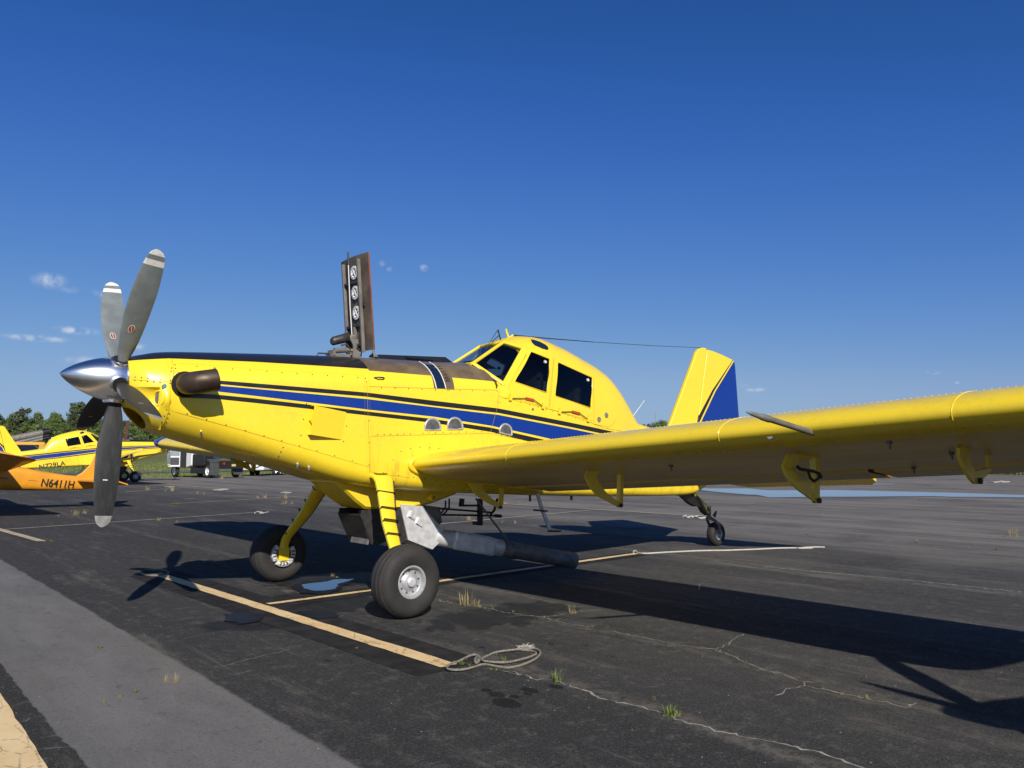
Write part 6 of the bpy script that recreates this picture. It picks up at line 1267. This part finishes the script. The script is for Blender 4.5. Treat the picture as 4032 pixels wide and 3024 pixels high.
def crown_mesh(seed, pine=False, H_=14.0):
    rnd = random.Random(seed); m = MB(); cl = []
    if pine:
        for k in range(26):
            z = H_*rnd.uniform(.50, .98); r = (H_*.20)*(1.1-abs((z/H_-.76))*2.6)*rnd.uniform(.3, 1.0); a = rnd.uniform(0, 6.28); cl.append((r*math.cos(a), r*math.sin(a), z, rnd.uniform(.7, 1.35)))
    else:
        for k in range(44):
            t_ = rnd.random(); z = H_*(.18+.80*t_); R_ = H_*.30*math.sin(math.pi*min(1, (.12+.88*t_))**.8)**.7*rnd.uniform(.45, 1.05); a = rnd.uniform(0, 6.28); cl.append((R_*math.cos(a), R_*math.sin(a), z, rnd.uniform(.8, 1.7)))
    for (x, y, z, r) in cl:
        for k in range(64 if not pine else 60):
            d = Vector((rnd.gauss(0, 1), rnd.gauss(0, 1), rnd.gauss(0, .75))).normalized()*r*rnd.uniform(.55, 1.08); q = Vector((x, y, z))+d; s_ = rnd.uniform(.18, .44)
            n = (d.normalized()+Vector((rnd.uniform(-.6, .6), rnd.uniform(-.6, .6), rnd.uniform(-.2, .8)))).normalized(); u_ = n.orthogonal().normalized(); v_ = n.cross(u_); an = rnd.uniform(0, 6.28); u2 = u_*math.cos(an)+v_*math.sin(an); v2 = n.cross(u2)
            m.add([q-u2*s_-v2*s_*.5, q+u2*s_*.9-v2*s_*.4, q+u2*s_*.3+v2*s_*.9], [(0, 1, 2)])
    return m
CROWNS = [crown_mesh(11), crown_mesh(12), crown_mesh(13), crown_mesh(14), crown_mesh(21, True), crown_mesh(22, True), crown_mesh(23, True)]
CROWN_ME = []
for i, cm in enumerate(CROWNS):
    me = bpy.data.meshes.new('crown'); me.from_pydata(cm.v, [], cm.f); me.materials.append(M['needle'] if i >= 4 else M['leaf']); CROWN_ME.append(me)
def trunk_mesh(pine, seed):
    rnd = random.Random(seed); m = MB(); H_ = 14.0; m.tube([(0, 0, -.5), (.1, 0, H_*.3), (-.1, .1, H_*.6), (0, 0, H_*(.9 if pine else .8))], [.26, .2, .13, .05], 7)
    for k in range(7):
        z = H_*rnd.uniform(.45 if pine else .25, .85); a = rnd.uniform(0, 6.28); l_ = H_*rnd.uniform(.10, .20); m.tube([(0, 0, z), (l_*math.cos(a), l_*math.sin(a), z+l_*.5)], [.08, .02], 5)
    me = bpy.data.meshes.new('trunk'); me.from_pydata(m.v, [], m.f); me.materials.append(M['bark']); return me
TRUNKS = [trunk_mesh(False, 5), trunk_mesh(True, 6)]
TREE_N = [0]
def tree(u, ytop, dist, kind, width=1.0, label=None, group=None, seed=0):
    """u: photo column the trunk stands in; ytop: photo row of its top; dist: metres"""
    rnd = random.Random(seed); d = px_ray(u, 1790); f = dist/math.hypot(d[0], d[1]); x, y = CAM[0]+d[0]*f, CAM[1]+d[1]*f; zg = terrain_z(x, y)
    dt = px_ray(u, ytop); ztop = CAM[2]+dt[2]*dist/math.hypot(dt[0], dt[1]); H_ = max(3.0, ztop-zg); pine = kind >= 4
    o = empty('pine_tree' if pine else 'broadleaf_tree', (x, y, zg), rnd.uniform(0, 6.28)); s = H_/14.0
    c = bpy.data.objects.new('crown', CROWN_ME[kind]); COL.objects.link(c); c.parent = o; t_ = bpy.data.objects.new('trunk', TRUNKS[1 if pine else 0]); COL.objects.link(t_); t_.parent = o
    o.scale = (s*width, s*width, s)
    tag(o, label or ('dark green pine rising out of the wood behind the airplanes' if pine else 'leafy green tree in the wood behind the airplanes'), 'tree', group if label else (group or ('pines in the wood' if pine else 'leafy trees in the wood')))
rnd = random.Random(77)
for k, u in enumerate(range(-260, 700, 14)):
    tree(u+rnd.uniform(-9, 9), 1650+rnd.uniform(-26, 26)+(18 if u > 420 else 0), rnd.uniform(300, 350), rnd.choice([0, 1, 2, 3, 0, 2, 4, 5]), rnd.uniform(.85, 1.25), seed=k)
for k, u in enumerate(range(-240, 700, 18)):
    tree(u+rnd.uniform(-12, 12), 1690+rnd.uniform(-20, 18), rnd.uniform(262, 290), rnd.choice([0, 1, 2, 3]), rnd.uniform(1.2, 1.6), seed=200+k)
tree(84, 1606, 300, 4, 1.05, 'lone tall pine with a rounded crown standing above the wood', seed=501); tree(310, 1584, 300, 6, 1.35, 'tallest pine with an open spreading crown behind the propeller', seed=502); tree(285, 1608, 296, 5, .9, 'slim pine with gaps in its crown beside the tallest pine', seed=503)
tree(455, 1655, 295, 4, .9, seed=504); tree(600, 1668, 300, 5, .9, seed=505); tree(-20, 1640, 300, 5, 1.0, seed=506)
for k, u in enumerate(range(730, 2440, 62)): tree(u, 1700+rnd.uniform(-20, 10), rnd.uniform(330, 400), rnd.choice([0, 1, 2, 3, 5]), rnd.uniform(1.1, 1.5), seed=600+k)
for k, u in enumerate((2478, 2500, 2518, 2536, 2556, 2575, 2592, 2608, 2622, 2640, 2665, 2690)):
    tree(u, (1672, 1674, 1671, 1673, 1670, 1666, 1663, 1657, 1658, 1663, 1668, 1670)[k], 420+rnd.uniform(-15, 15), rnd.choice([0, 1, 2, 3]), 1.1, 'tree of the far wood showing above the wing in front of the fin', 'far trees by the fin', 700+k)
tree(2457, 1645, 405, 6, 1.5, 'dark far pine showing behind the white whip antenna', seed=720)
for k, u in enumerate(range(2720, 4300, 60)): tree(u, 1715+rnd.uniform(-14, 10), rnd.uniform(400, 460), rnd.choice([0, 1, 2, 3]), 1.4, 'tree of the far wood standing hidden beyond the wing', 'far trees behind the wing', seed=740+k)
# radio mast above the far trees
d = px_ray(2583, 1790); f = 700/math.hypot(d[0], d[1]); mx_, my_ = CAM[0]+d[0]*f, CAM[1]+d[1]*f; dt = px_ray(2585, 1629); ztop = CAM[2]+dt[2]*700/math.hypot(dt[0], dt[1])
m = MB(); zg = terrain_z(mx_, my_)
for a in (0, 2.094, 4.189): m.tube([(.45*math.cos(a), .45*math.sin(a), 0), (.35*math.cos(a), .35*math.sin(a), ztop-zg)], .07, 5)
for k in range(int((ztop-zg)/1.2)):
    for a in (0, 2.094, 4.189): m.tube([(.42*math.cos(a), .42*math.sin(a), 1.2*k), (.42*math.cos(a+2.094), .42*math.sin(a+2.094), 1.2*k+1.2)], .035, 3)
m.tube([(0, 0, ztop-zg), (0, 0, ztop-zg+1.5)], .2, 6); o = m.build('radio_mast', simple('mast_grey', (0.20, 0.22, 0.26), .6)); o.location = (mx_, my_, zg); tag(o, 'thin grey radio mast above the far trees by the fin', 'mast')
# rough grass along the apron edge, as one mass
rnd = random.Random(9); m = MB()
def blade(x, y, h, w_, zg=0.0):
    a = rnd.uniform(0, 6.28); d = np.array([math.cos(a), math.sin(a)])*h*rnd.uniform(.1, .6); s_ = np.array([-math.sin(a), math.cos(a)])*w_/2
    m.add([(x-s_[0], y-s_[1], zg-.03), (x+s_[0], y+s_[1], zg-.03), (x+d[0], y+d[1], zg+h)], [(0, 1, 2)], 0 if rnd.random() < .6 else 1)
for k in range(9000):
    t_ = rnd.uniform(0, 1); x = 63.3+rnd.random()**2*6; y = -6+t_*34; x = x if y < 16 else x-(y-16)*.42
    blade(x, y, rnd.uniform(.15, .75), .07, terrain_z(x, y))
for k in range(26000):
    x = rnd.uniform(-32, 42); y = 58.3-.02*x+rnd.random()**1.6*17; y = y if x < 24 else y+.4
    if 76 < y+.02*x < 84.2: continue
    blade(x, y, rnd.uniform(.04, .14), .045, terrain_z(x, y))
for k in range(26000):
    x = rnd.uniform(-30, 48); y = 85+rnd.random()**1.3*60; blade(x, y, rnd.uniform(.06, .24), .08, terrain_z(x, y))
tag(m.build('rough_grass', [M['weedpale'], M['weed']], fix=False), 'rough yellowish green grass along the edges of the apron', 'grass', kind='stuff')
